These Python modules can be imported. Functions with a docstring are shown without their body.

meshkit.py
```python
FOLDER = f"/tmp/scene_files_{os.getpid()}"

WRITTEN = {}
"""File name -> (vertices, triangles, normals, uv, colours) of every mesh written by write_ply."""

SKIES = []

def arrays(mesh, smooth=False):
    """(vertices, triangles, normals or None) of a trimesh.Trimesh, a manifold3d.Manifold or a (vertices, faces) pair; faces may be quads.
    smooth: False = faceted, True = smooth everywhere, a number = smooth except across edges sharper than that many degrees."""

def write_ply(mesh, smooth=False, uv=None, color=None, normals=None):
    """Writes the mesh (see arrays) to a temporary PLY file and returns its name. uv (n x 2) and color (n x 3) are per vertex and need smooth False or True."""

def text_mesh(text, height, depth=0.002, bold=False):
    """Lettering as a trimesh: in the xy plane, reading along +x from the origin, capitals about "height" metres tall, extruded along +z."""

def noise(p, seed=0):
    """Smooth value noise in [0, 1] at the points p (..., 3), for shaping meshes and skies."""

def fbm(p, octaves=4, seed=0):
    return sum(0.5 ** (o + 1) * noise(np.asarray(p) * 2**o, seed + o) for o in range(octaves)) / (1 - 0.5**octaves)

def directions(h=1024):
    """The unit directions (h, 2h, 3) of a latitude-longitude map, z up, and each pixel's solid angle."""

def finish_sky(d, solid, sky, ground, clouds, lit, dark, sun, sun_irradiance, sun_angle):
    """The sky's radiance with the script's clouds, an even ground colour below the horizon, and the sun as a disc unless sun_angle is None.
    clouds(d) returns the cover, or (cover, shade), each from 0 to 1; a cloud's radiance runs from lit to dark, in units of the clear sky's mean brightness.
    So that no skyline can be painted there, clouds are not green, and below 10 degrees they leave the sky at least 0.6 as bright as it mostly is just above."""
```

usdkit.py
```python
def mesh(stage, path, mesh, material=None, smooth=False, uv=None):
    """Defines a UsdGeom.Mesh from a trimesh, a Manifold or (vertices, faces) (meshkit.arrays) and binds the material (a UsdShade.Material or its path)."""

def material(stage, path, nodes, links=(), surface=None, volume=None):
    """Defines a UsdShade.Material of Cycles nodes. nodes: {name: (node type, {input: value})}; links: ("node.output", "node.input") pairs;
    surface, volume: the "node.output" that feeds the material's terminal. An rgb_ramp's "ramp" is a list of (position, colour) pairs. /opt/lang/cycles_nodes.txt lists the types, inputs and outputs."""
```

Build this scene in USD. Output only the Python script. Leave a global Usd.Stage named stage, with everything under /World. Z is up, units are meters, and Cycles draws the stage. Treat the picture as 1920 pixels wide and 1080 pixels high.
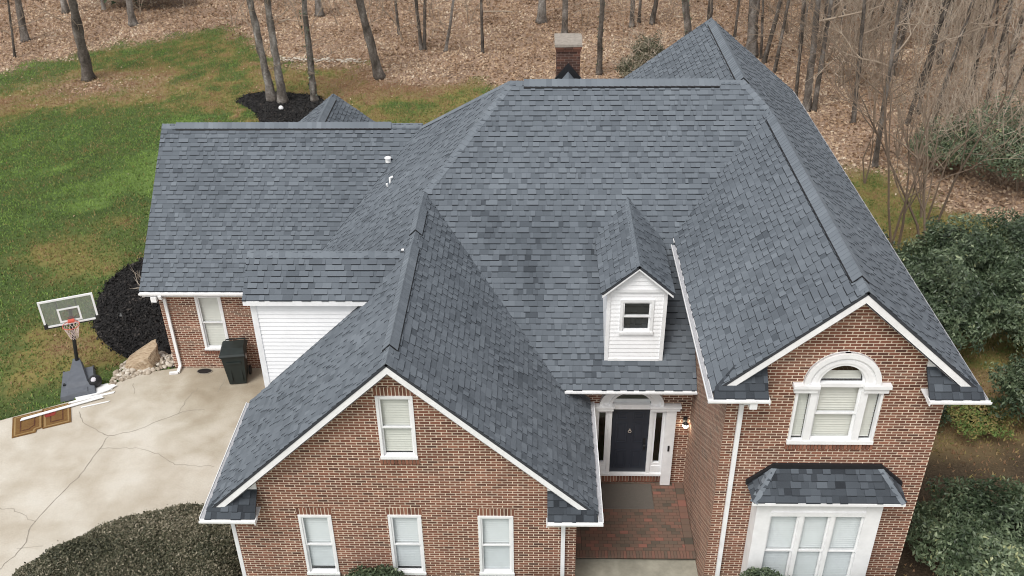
import math, random
import numpy as np, trimesh, shapely, usdkit, meshkit
from shapely.geometry import Polygon, box as sbox, Point
from shapely import prepared
from pxr import Usd, UsdGeom, UsdLux, UsdShade, Sdf, Gf, Vt

stage = Usd.Stage.CreateInMemory()
UsdGeom.SetStageUpAxis(stage, 'Z')
stage.DefinePrim('/World', 'Xform'); stage.DefinePrim('/World/Looks', 'Scope')
RNG = np.random.default_rng(11); random.seed(5)
A = np.array

# ---------------------------------------------------------------- camera, sky, sun, exposure
CAM = A([3.0411, -14.4062, 17.5141])
RT = A([0.99966182, 0.022915, -0.0122939]); UP = A([-0.00174566, 0.53082652, 0.84747871]); FW = A([-0.02594591, 0.84717065, -0.53068701])
FPX = 1799.34
cam = UsdGeom.Camera.Define(stage, '/World/camera')
mm = Gf.Matrix4d(1.0)
for i, r in enumerate((RT, UP, -FW)): mm.SetRow(i, Gf.Vec4d(*map(float, r), 0))
mm.SetRow(3, Gf.Vec4d(*map(float, CAM), 1))
cam.AddTransformOp().Set(mm)
cam.CreateHorizontalApertureAttr(36.0); cam.CreateVerticalApertureAttr(20.25)
cam.CreateFocalLengthAttr(FPX / 1920 * 36.0); cam.CreateClippingRangeAttr(Gf.Vec2f(0.1, 2000))
cam.CreateExposureAttr(0.65)
SUN = A([-0.30, -0.45, 0.84]); SUN = SUN / np.linalg.norm(SUN)
EL, ROT = math.asin(SUN[2]), math.atan2(SUN[0], SUN[1])
usdkit.material(stage, '/World/Looks/sky_look', {
    'sky': ('sky_texture', {'sky_type': 'single_scattering', 'sun_disc': False, 'sun_elevation': EL, 'sun_rotation': ROT, 'air_density': 1.0, 'aerosol_density': 2.0}),
    'tc': ('texture_coordinate', {}), 'n': ('noise_texture', {'scale': 2.2, 'detail': 5}),
    'grey': ('hsv', {'saturation': 0.0, 'value': 1.05}), 'r': ('map_range', {'from_min': 0.25, 'from_max': 0.6, 'to_min': 0.72, 'to_max': 0.95, 'clamp': True}),
    'mx': ('mix', {'mix_type': 'mix'}), 'b': ('background_shader', {'strength': 0.12})},
    [('tc.generated', 'n.vector'), ('sky.color', 'grey.color'), ('n.fac', 'r.value'), ('r.result', 'mx.fac'), ('sky.color', 'mx.color1'), ('grey.color', 'mx.color2'), ('mx.color', 'b.color')], surface='b.background')
dome = UsdLux.DomeLight.Define(stage, '/World/sky')
UsdShade.MaterialBindingAPI.Apply(dome.GetPrim()).Bind(UsdShade.Material.Get(stage, '/World/Looks/sky_look'))
dome.GetPrim().SetCustomDataByKey('kind', 'structure')
sun = UsdLux.DistantLight.Define(stage, '/World/sun')
sun.CreateNormalizeAttr(True); sun.CreateIntensityAttr(0.35); sun.CreateAngleAttr(25.0); sun.CreateColorAttr(Gf.Vec3f(1.0, 0.97, 0.92))
zz = SUN; xx = np.cross([0, 1, 0], zz); xx /= np.linalg.norm(xx); yy = np.cross(zz, xx)
sm_ = Gf.Matrix4d(1.0)
for i, r in enumerate((xx, yy, zz)): sm_.SetRow(i, Gf.Vec4d(*map(float, r), 0))
sun.AddTransformOp().Set(sm_)

# ---------------------------------------------------------------- materials
def mat(name, nodes, links, surface='p.BSDF'): return usdkit.material(stage, '/World/Looks/' + name, nodes, links, surface=surface)
def plain(name, col, rough=0.6, var=0.12, scale=6.0, bump=0.0, spec=0.4, metal=0.0):
    c = A(col)
    nd = {'g': ('geometry', {}), 'n': ('noise_texture', {'scale': scale, 'detail': 5, 'roughness': 0.65}), 'r': ('rgb_ramp', {'ramp': [(0.25, tuple(c * (1 - var))), (0.75, tuple(np.minimum(c * (1 + var), 0.95)))]}),
          'p': ('principled_bsdf', {'roughness': rough, 'specular_ior_level': spec, 'metallic': metal})}
    lk = [('g.position', 'n.vector'), ('n.fac', 'r.fac'), ('r.color', 'p.base_color')]
    if bump:
        nd['b'] = ('bump', {'strength': bump, 'distance': 0.02}); lk += [('n.fac', 'b.height'), ('b.normal', 'p.normal')]
    return mat(name, nd, lk)
def toned(name, ramp, rough=0.85, grain=90.0, gamt=0.35, big=0.7, bamt=0.25, bump=0.3, bdist=0.004, spec=0.25, transl=0.0):
    """colour from the primvar 'tone', with fine grain and slow blotches"""
    nd = {'g': ('geometry', {}), 't': ('attribute', {'attribute': 'tone'}), 'n': ('noise_texture', {'scale': grain, 'detail': 3, 'roughness': 0.7}), 'm': ('noise_texture', {'scale': big, 'detail': 4}),
          'a1': ('math', {'math_type': 'multiply_add', 'value2': gamt, 'value3': -gamt / 2}), 'a2': ('math', {'math_type': 'multiply_add', 'value2': bamt, 'value3': -bamt / 2}),
          's1': ('math', {'math_type': 'add'}), 's2': ('math', {'math_type': 'add', 'use_clamp': True}), 'r': ('rgb_ramp', {'ramp': ramp}),
          'b': ('bump', {'strength': bump, 'distance': bdist}), 'p': ('principled_bsdf', {'roughness': rough, 'specular_ior_level': spec})}
    lk = [('g.position', 'n.vector'), ('g.position', 'm.vector'), ('n.fac', 'a1.value1'), ('m.fac', 'a2.value1'), ('a1.value', 's1.value1'), ('a2.value', 's1.value2'), ('s1.value', 's2.value1'), ('t.fac', 's2.value2'),
          ('s2.value', 'r.fac'), ('r.color', 'p.base_color'), ('n.fac', 'b.height'), ('b.normal', 'p.normal')]
    if transl:
        nd['tl'] = ('translucent_bsdf', {}); nd['mc'] = ('mix_closure', {'fac': transl})
        lk += [('r.color', 'tl.color'), ('p.BSDF', 'mc.closure1'), ('tl.BSDF', 'mc.closure2')]
        return mat(name, nd, lk, 'mc.closure')
    return mat(name, nd, lk)

M = {}
M['shingle'] = toned('shingle', [(0, (.022, .025, .030)), (.25, (.072, .083, .097)), (.5, (.126, .143, .164)), (.75, (.172, .194, .219)), (1, (.235, .26, .288))], 0.92, 130, .30, .55, .24, .5, .004, .2)
M['shingle_dark'] = plain('shingle_dark', (.045, .048, .055), .9, .25, 60, .3, .2)
M['brick'] = toned('brick', [(0, (.062, .034, .027)), (.3, (.125, .058, .041)), (.55, (.195, .086, .057)), (.8, (.26, .118, .078)), (1, (.33, .17, .115))], .85, 60, .3, .7, .5, .4, .005, .25)
M['paver'] = toned('paver', [(0, (.085, .072, .056)), (.35, (.135, .100, .076)), (.7, (.175, .103, .077)), (1, (.25, .112, .085))], .8, 50, .3, 1.4, .45, .3, .005, .3)
M['mortar'] = plain('mortar', (.68, .575, .455), .95, .28, 1.6, .2, .2)
M['mortar_dark'] = plain('mortar_dark', (.34, .275, .235), .95, .25, 9)
M['paver_joint'] = plain('paver_joint', (.05, .042, .034), .95, .3, 20, .2, .2)
M['trim'] = plain('trim', (.77, .77, .775), .5, .09, 3.5, 0, .4)
M['trim_dusty'] = plain('trim_dusty', (.66, .64, .63), .55, .10, 9, 0, .4)
M['siding'] = plain('siding', (.84, .84, .85), .5, .05, 2.5, .02, .4)
M['gutter_guard'] = plain('gutter_guard', (.40, .40, .42), .5, .25, 22, .1, .4)
M['blind'] = plain('blind', (.74, .73, .67), .6, .05, 3, 0, .3)
M['blind_reflect_tint'] = plain('blind_reflect_tint', (.66, .69, .71), .6, .06, 4)  # lower blinds: blue-grey reflection of the panes painted into the slat colour
M['curtain'] = plain('curtain', (.74, .765, .775), .7, .05, 3, 0, .3)
M['dark_room'] = plain('dark_room', (.012, .012, .013), .9, .2, 3)
M['door_paint'] = plain('door_paint', (.020, .024, .034), .35, .1, 3, 0, .5)
M['black_metal'] = plain('black_metal', (.012, .012, .013), .4, .2, 12, 0, .5)
M['black_flashing'] = plain('black_flashing', (.010, .010, .012), .6, .2, 14, 0, .4)
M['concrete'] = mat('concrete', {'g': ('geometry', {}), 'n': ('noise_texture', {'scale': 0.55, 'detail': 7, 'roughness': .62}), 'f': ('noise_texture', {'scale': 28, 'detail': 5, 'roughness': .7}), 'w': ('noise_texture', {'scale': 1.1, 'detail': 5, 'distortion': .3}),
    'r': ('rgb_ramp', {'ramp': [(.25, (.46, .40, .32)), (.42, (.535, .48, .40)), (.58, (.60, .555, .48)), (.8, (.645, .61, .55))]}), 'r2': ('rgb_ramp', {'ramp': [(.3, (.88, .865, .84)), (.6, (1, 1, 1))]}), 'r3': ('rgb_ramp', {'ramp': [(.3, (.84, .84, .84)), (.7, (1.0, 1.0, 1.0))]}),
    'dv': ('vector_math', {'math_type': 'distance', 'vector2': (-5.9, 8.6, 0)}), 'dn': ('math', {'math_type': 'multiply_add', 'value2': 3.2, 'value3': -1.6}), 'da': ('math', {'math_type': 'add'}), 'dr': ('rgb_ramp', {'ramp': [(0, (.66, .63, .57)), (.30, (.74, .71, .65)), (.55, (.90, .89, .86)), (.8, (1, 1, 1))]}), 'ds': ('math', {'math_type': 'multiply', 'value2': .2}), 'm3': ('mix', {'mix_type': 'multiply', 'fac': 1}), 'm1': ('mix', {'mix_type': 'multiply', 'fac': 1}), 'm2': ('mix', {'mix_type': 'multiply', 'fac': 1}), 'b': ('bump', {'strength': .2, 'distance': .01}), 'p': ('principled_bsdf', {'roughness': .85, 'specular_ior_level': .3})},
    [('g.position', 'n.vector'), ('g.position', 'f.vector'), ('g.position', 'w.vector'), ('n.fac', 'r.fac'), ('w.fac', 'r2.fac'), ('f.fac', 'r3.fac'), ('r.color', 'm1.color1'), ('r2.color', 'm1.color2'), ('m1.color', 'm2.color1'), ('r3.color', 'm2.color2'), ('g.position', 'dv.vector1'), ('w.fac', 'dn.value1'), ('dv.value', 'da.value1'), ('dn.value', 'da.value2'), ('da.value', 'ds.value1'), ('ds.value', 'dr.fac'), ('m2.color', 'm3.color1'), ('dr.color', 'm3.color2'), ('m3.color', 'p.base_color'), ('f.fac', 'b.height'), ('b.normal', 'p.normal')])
M['walk_concrete'] = plain('walk_concrete', (.30, .285, .23), .9, .28, 3.0, .15, .3)
M['crack'] = plain('crack', (.27, .24, .20), .95, .3, 9)
M['chimney_cap'] = plain('chimney_cap', (.29, .255, .22), .9, .28, 9, .3, .3)
M['glass'] = mat('glass', {'lw': ('layer_weight', {'blend': .5}), 'pw': ('math', {'math_type': 'power', 'value2': 3.5}), 'fr': ('math', {'math_type': 'multiply_add', 'value2': .7, 'value3': .07}), 'a': ('transparent_bsdf', {'color': (.94, .955, .955)}), 'g': ('glossy_bsdf', {'color': (.95, .97, 1), 'roughness': .02}), 'mx': ('mix_closure', {})},
                 [('lw.facing', 'pw.value1'), ('pw.value', 'fr.value1'), ('fr.value', 'mx.fac'), ('a.BSDF', 'mx.closure1'), ('g.BSDF', 'mx.closure2')], 'mx.closure')
M['acrylic'] = mat('acrylic', {'lw': ('layer_weight', {'blend': .5}), 'pw': ('math', {'math_type': 'power', 'value2': 3.5}), 'fr': ('math', {'math_type': 'multiply_add', 'value2': .7, 'value3': .07}), 'a': ('transparent_bsdf', {'color': (.80, .82, .82)}), 'd': ('diffuse_bsdf', {'color': (.45, .47, .45)}), 'm0': ('mix_closure', {'fac': .08}), 'g': ('glossy_bsdf', {'roughness': .06}), 'mx': ('mix_closure', {})},
                   [('lw.facing', 'pw.value1'), ('pw.value', 'fr.value1'), ('fr.value', 'mx.fac'), ('a.BSDF', 'm0.closure1'), ('d.BSDF', 'm0.closure2'), ('m0.closure', 'mx.closure1'), ('g.BSDF', 'mx.closure2')], 'mx.closure')
M['bark'] = toned('bark', [(0, (.022, .019, .016)), (.3, (.062, .053, .045)), (.55, (.125, .108, .094)), (.75, (.21, .19, .172)), (1, (.40, .38, .35))], .95, 9, .75, 2.2, .4, .9, .04, .15)
M['twig'] = toned('twig', [(0, (.06, .043, .032)), (.4, (.185, .14, .105)), (.7, (.35, .285, .22)), (1, (.52, .46, .39))], .9, 20, .2, 1, .2, .1, .004, .15)
M['leaf_dead'] = toned('leaf_dead', [(0, (.12, .078, .05)), (.3, (.27, .172, .108)), (.55, (.43, .30, .20)), (.8, (.55, .42, .30)), (1, (.67, .56, .44))], .85, 20, .1, .25, .25, .1, .004, .2, .15)
M['grass'] = toned('grass', [(0, (.32, .19, .115)), (.2, (.33, .235, .12)), (.4, (.29, .24, .088)), (.58, (.175, .21, .068)), (.78, (.112, .182, .056)), (1, (.22, .32, .080))], .8, 30, .08, .6, .16, .1, .004, .25, .2)
M['mulch'] = toned('mulch', [(0, (.008, .008, .008)), (.5, (.019, .018, .018)), (.8, (.04, .036, .034)), (1, (.075, .065, .058))], .9, 40, .5, 2, .3, .8, .02, .25)
M['stone'] = toned('stone', [(0, (.20, .16, .12)), (.5, (.40, .34, .27)), (1, (.62, .57, .50))], .85, 18, .3, 3, .2, .4, .01, .25)
M['boulder'] = mat('boulder_stone', {'g': ('geometry', {}), 'mp': ('mapping', {'rotation': (0.3, 0.25, 0.9), 'scale': (1.0, 6.0, 2.0)}), 'w': ('noise_texture', {'scale': 5.5, 'detail': 5, 'distortion': .6}), 'r': ('rgb_ramp', {'ramp': [(.25, (.15, .10, .065)), (.42, (.32, .235, .155)), (.6, (.43, .335, .235)), (.8, (.54, .455, .35))]}),
    'b': ('bump', {'strength': .6, 'distance': .03}), 'p': ('principled_bsdf', {'roughness': .9, 'specular_ior_level': .2})}, [('g.position', 'mp.vector'), ('mp.vector', 'w.vector'), ('w.fac', 'r.fac'), ('r.color', 'p.base_color'), ('w.fac', 'b.height'), ('b.normal', 'p.normal')])
M['hedge_leaf'] = toned('hedge_leaf', [(0, (.022, .025, .014)), (.3, (.058, .063, .034)), (.55, (.110, .106, .066)), (.78, (.195, .175, .118)), (1, (.35, .31, .23))], .55, 25, .2, .9, .35, .1, .004, .4, .12)
M['evergreen_leaf'] = toned('evergreen_leaf', [(0, (.012, .020, .011)), (.3, (.032, .051, .027)), (.55, (.070, .102, .053)), (.75, (.135, .175, .10)), (.92, (.24, .29, .175)), (1, (.36, .38, .19))], .45, 25, .15, .8, .3, .1, .004, .5, .12)
M['can_plastic'] = plain('can_plastic', (.012, .018, .017), .5, .3, 5, 0, .45)
M['grey_plastic'] = plain('grey_plastic', (.115, .125, .145), .6, .15, 6, .02, .35)
M['white_plastic'] = plain('white_plastic', (.80, .80, .80), .4, .04, 5)
M['net'] = plain('net', (.62, .50, .46), .8, .1, 8)
M['rim_orange'] = plain('rim_orange', (.55, .10, .07), .5, .1, 5)
M['ball_black'] = plain('ball_black', (.015, .015, .017), .5, .2, 9)
M['ball_grey'] = plain('ball_grey', (.5, .48, .52), .5, .1, 9)
M['mat_grey'] = plain('mat_grey', (.125, .112, .098), .95, .12, 30, .3, .2)
M['mat_brown'] = toned('mat_brown', [(0, (.07, .025, .018)), (.3, (.13, .065, .025)), (.6, (.20, .115, .04)), (1, (.30, .20, .09))], .95, 28, .6, 4, .35, .4, .01, .2)
M['rug_red'] = plain('rug_red', (.22, .03, .022), .95, .4, 20)
M['bulb'] = mat('bulb', {'e': ('emission', {'color': (1, .86, .66), 'strength': 9.0})}, [], 'e.emission')
M['brickwork_far'] = mat('brickwork_far', {'g': ('geometry', {}), 'b': ('brick_texture', {'color1': (.17, .07, .05), 'color2': (.10, .045, .035), 'mortar': (.46, .38, .31), 'scale': 1.0, 'mortar_size': .008, 'brick_width': .2127, 'row_height': .0677}), 'm': ('mapping', {'rotation': (math.pi / 2, 0, math.pi / 2)}), 'p': ('principled_bsdf', {'roughness': .9})},
    [('g.position', 'm.vector'), ('m.vector', 'b.vector'), ('b.color', 'p.base_color')])
M['ground'] = mat('ground_cover', {'g': ('geometry', {}), 'lw': ('attribute', {'attribute': 'lawn'}), 'gr': ('attribute', {'attribute': 'green'}), 'n1': ('noise_texture', {'scale': 16, 'detail': 4, 'roughness': .75}), 'n2': ('noise_texture', {'scale': .5, 'detail': 4}), 'n3': ('noise_texture', {'scale': 5, 'detail': 5, 'roughness': .7}),
    'r1': ('rgb_ramp', {'ramp': [(.28, (.13, .085, .06)), (.45, (.27, .185, .13)), (.6, (.39, .28, .21)), (.75, (.52, .40, .31))]}),
    'ga': ('math', {'math_type': 'multiply_add', 'value2': .35, 'value3': -.175}), 'gs': ('math', {'math_type': 'add', 'use_clamp': True}),
    'r2': ('rgb_ramp', {'ramp': [(0, (.23, .145, .09)), (.2, (.23, .17, .085)), (.4, (.21, .18, .062)), (.6, (.095, .118, .038)), (.8, (.060, .094, .030)), (1, (.12, .18, .05))]}),
    'r3': ('rgb_ramp', {'ramp': [(.3, (.8, .8, .8)), (.7, (1.1, 1.1, 1.1))]}), 'mm': ('mix', {'mix_type': 'multiply', 'fac': 1}), 'mx': ('mix', {}), 'so': ('attribute', {'attribute': 'soil'}), 'sr': ('rgb_ramp', {'ramp': [(.3, (.030, .022, .015)), (.5, (.062, .046, .031)), (.68, (.115, .085, .055)), (.8, (.17, .125, .085))]}), 'ms': ('mix', {}), 'b': ('bump', {'strength': .6, 'distance': .04}), 'p': ('principled_bsdf', {'roughness': .95, 'specular_ior_level': .15})},
    [('g.position', 'n1.vector'), ('g.position', 'n2.vector'), ('g.position', 'n3.vector'), ('n1.fac', 'r1.fac'), ('n3.fac', 'ga.value1'), ('ga.value', 'gs.value1'), ('gr.fac', 'gs.value2'), ('gs.value', 'r2.fac'), ('lw.fac', 'mx.fac'), ('r1.color', 'mx.color1'), ('r2.color', 'mx.color2'),
     ('n2.fac', 'r3.fac'), ('mx.color', 'mm.color1'), ('r3.color', 'mm.color2'), ('n1.fac', 'sr.fac'), ('so.fac', 'ms.fac'), ('mm.color', 'ms.color1'), ('sr.color', 'ms.color2'), ('ms.color', 'p.base_color'), ('n1.fac', 'b.height'), ('b.normal', 'p.normal')])

# ---------------------------------------------------------------- helpers
class MB:
    def __init__(s): s.v, s.f, s.t, s.n = [], [], [], 0
    def add(s, v, f, t=.5):
        v = np.asarray(v, float).reshape(-1, 3); f = np.asarray(f, int).reshape(-1, 3)
        s.v.append(v); s.f.append(f + s.n); s.t.append(np.broadcast_to(np.asarray(t, float), len(v)).copy()); s.n += len(v); return s
    def tm(s, m, t=.5): return s.add(m.vertices, m.faces, t)
    def box(s, x0, x1, y0, y1, z0, z1, t=.5):
        v = A([[x, y, z] for x in (x0, x1) for y in (y0, y1) for z in (z0, z1)], float)
        return s.add(v, BOXF, t)
    def obox(s, c, ax, h, t=.5):
        ax = A(ax, float); v = A([A(c) + i * h[0] * ax[0] + j * h[1] * ax[1] + k * h[2] * ax[2] for i in (-1, 1) for j in (-1, 1) for k in (-1, 1)])
        return s.add(v, BOXF if np.linalg.det(ax) > 0 else BOXF[:, ::-1], t)
    def bar(s, p, q, w, h, t=.5, upv=(0, 0, 1)):
        p, q = A(p, float), A(q, float); d = q - p; L = np.linalg.norm(d); d = d / L
        sd = np.cross(d, A(upv, float)); sd /= np.linalg.norm(sd); u = np.cross(sd, d)
        return s.obox((p + q) / 2, [d, sd, u], (L / 2, w / 2, h / 2), t)
    def tube(s, pts, rad, n=8, t=.5, cap=True):
        pts = np.asarray(pts, float); rad = np.broadcast_to(np.asarray(rad, float), len(pts)); m = len(pts)
        d = np.gradient(pts, axis=0); d /= np.maximum(np.linalg.norm(d, axis=1, keepdims=True), 1e-9)
        ref = A([0, 0, 1.0]) if abs(d[0, 2]) < .9 else A([1.0, 0, 0])
        u = np.cross(d, ref); u /= np.maximum(np.linalg.norm(u, axis=1, keepdims=True), 1e-9); w = np.cross(d, u)
        a = np.arange(n) * 2 * math.pi / n
        v = (pts[:, None] + rad[:, None, None] * (np.cos(a)[None, :, None] * u[:, None] + np.sin(a)[None, :, None] * w[:, None])).reshape(-1, 3)
        i, j = np.meshgrid(np.arange(m - 1), np.arange(n), indexing='ij'); k = (j + 1) % n
        q = np.stack([i * n + j, (i + 1) * n + j, (i + 1) * n + k, i * n + k], -1).reshape(-1, 4)
        f = np.vstack([q[:, [0, 1, 2]], q[:, [0, 2, 3]]])
        if cap:
            f = np.vstack([f, [[0, b + 1, b] for b in range(1, n - 1)][:]]) if False else np.vstack([f, A([[0, b, b + 1] for b in range(1, n - 1)]), A([[(m - 1) * n, (m - 1) * n + b + 1, (m - 1) * n + b] for b in range(1, n - 1)])])
        return s.add(v, f, np.repeat(t, n) if np.ndim(t) else t)
    def poly(s, pg, O, u, w, nrm, d0, d1, t=.5):
        """extrudes a 2D polygon (coordinates along u, w from O) from depth d0 to d1 along nrm"""
        O, u, w, nrm = map(lambda q: A(q, float), (O, u, w, nrm))
        for g in getattr(pg, 'geoms', [pg]):
            if g.geom_type != 'Polygon' or g.area < 1e-7: continue
            m = trimesh.creation.extrude_polygon(g, 1.0, engine='earcut'); q = m.vertices
            d = d0 + (d1 - d0) * q[:, 2:3]
            fl = np.dot(np.cross(u, w), nrm) * (d1 - d0) < 0
            s.add(O + q[:, :1] * u + q[:, 1:2] * w + d * nrm, m.faces[:, ::-1] if fl else m.faces, t)
        return s
    def sheet(s, pg, O, u, w, nrm=None, t=.5):
        O, u, w = map(lambda q: A(q, float), (O, u, w))
        for g in getattr(pg, 'geoms', [pg]):
            if g.geom_type != 'Polygon' or g.area < 1e-7: continue
            v, f = trimesh.creation.triangulate_polygon(g, engine='earcut')
            n = np.cross(u, w); fl = nrm is not None and np.dot(n, nrm) < 0
            a2 = np.cross(v[f[:, 1]] - v[f[:, 0]], v[f[:, 2]] - v[f[:, 0]]); f = np.where((a2 < 0)[:, None], f[:, ::-1], f)
            s.add(O + v[:, :1] * u + v[:, 1:2] * w, f[:, ::-1] if fl else f, t)
        return s
    def build(s, name, m, parent='/World', smooth=False, label=None, cat=None, group=None, kind=None):
        path = numbered(parent, name)
        v, f, t = np.vstack(s.v), np.vstack(s.f), np.concatenate(s.t)
        if smooth is not False and smooth is not None and smooth is not True:
            q = trimesh.graph.smooth_shade(trimesh.Trimesh(v, f, process=False), angle=math.radians(smooth), facet_minarea=None)
            v, f = np.array(q.vertices), np.array(q.faces); t = None if np.ptp(t) > 1e-6 else np.full(len(v), t[0])
            me = usdkit.mesh(stage, path, (v, f), M[m], True)
        else: me = usdkit.mesh(stage, path, (v, f), M[m], smooth)
        if t is not None: UsdGeom.PrimvarsAPI(me).CreatePrimvar('tone', Sdf.ValueTypeNames.FloatArray, 'vertex').Set(Vt.FloatArray.FromNumpy(t.astype(np.float32)))
        meta(me.GetPrim(), label, cat, group, kind); return path
BOXF = A([[0, 1, 3], [0, 3, 2], [4, 6, 7], [4, 7, 5], [0, 4, 5], [0, 5, 1], [2, 3, 7], [2, 7, 6], [0, 2, 6], [0, 6, 4], [1, 5, 7], [1, 7, 3]])
USED = {}
def numbered(parent, name):
    k = USED.get((parent, name), 0); USED[(parent, name)] = k + 1
    return f'{parent}/{name}' if k == 0 else f'{parent}/{name}_{k:03d}'
def meta(p, label=None, cat=None, group=None, kind=None):
    for k, v in (('label', label), ('category', cat), ('group', group), ('kind', kind)):
        if v: p.SetCustomDataByKey(k, v)
def thing(name, label, cat, loc=(0, 0, 0), rz=0, group=None, kind=None, scale=None):
    path = numbered('/World', name); x = UsdGeom.Xform.Define(stage, path)
    x.AddTranslateOp().Set(Gf.Vec3d(*map(float, loc))); x.AddRotateZOp().Set(float(rz))
    if scale: x.AddScaleOp().Set(Gf.Vec3f(*([scale] * 3)))
    meta(x.GetPrim(), label, cat, group, kind); return path
def copy(src, label, loc, rz, scale=1.0, group=None):
    s = stage.GetPrimAtPath(src); base = s.GetName().rstrip('0123456789').rstrip('_')
    p = thing(base, label, s.GetCustomDataByKey('category'), loc, rz, group or s.GetCustomDataByKey('group'), None, scale)
    stage.GetPrimAtPath(p).GetReferences().AddInternalReference(src); stage.GetPrimAtPath(p).SetInstanceable(True); return p
def pix_area(pts):
    d = pts - CAM; zc = d @ FW; x = FPX * (d @ RT) / zc; y = FPX * (d @ UP) / zc
    if np.any(np.abs(x) > 960) or np.any(np.abs(y) > 540): return 0
    return abs(np.sum(x * np.roll(y, -1) - y * np.roll(x, -1))) / 2
def sstep(a, b, x): t = np.clip((x - a) / (b - a), 0, 1); return t * t * (3 - 2 * t)

# ---------------------------------------------------------------- terrain
WOOD = Polygon([(-60, 27), (-40, 31), (-25.9, 34.7), (-23.6, 39.5), (-19.6, 41.5), (-16.5, 43.5), (-12.5, 39.5), (-11.0, 37.2), (-7, 36.6), (-5.5, 34.5), (-.5, 33.2), (4, 30), (9, 25), (15, 23.2), (17.3, 21.8), (20.3, 18.6), (21.6, 14), (22, 8), (21, 3), (22, -8), (24, -40), (-60, -40)])
def ground_z(x, y):
    x, y = np.asarray(x, float), np.asarray(y, float)
    front = .36 * sstep(1.4, -.2, y) * sstep(-4.2, -2.2, x) * sstep(17, 12, x)
    return front + .10 * (meshkit.noise(np.stack([x * .12, y * .12, x * 0], -1), 3) - .5) * sstep(14, 24, y)
LIME = [(-14.6, 21.6, .8, .34), (-15.0, 19.6, .6, .34), (-12.9, 24.0, .9, .32), (-13.4, 22.7, .7, .34), (-11.5, 18.8, .6, .36), (-12.0, 21.3, .7, .30), (-12.4, 29.4, .9, .25), (-13.6, 28.6, .8, .22), (-17.4, 23.4, .7, .20), (-12.0, 25.6, .7, .3), (-16.0, 23.9, .6, .25), (-10.3, 29.9, .7, .28), (-3.9, 30.5, .9, .30), (-9.2, 9.9, .6, .2), (17.3, 19.3, .8, .12)]
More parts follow.
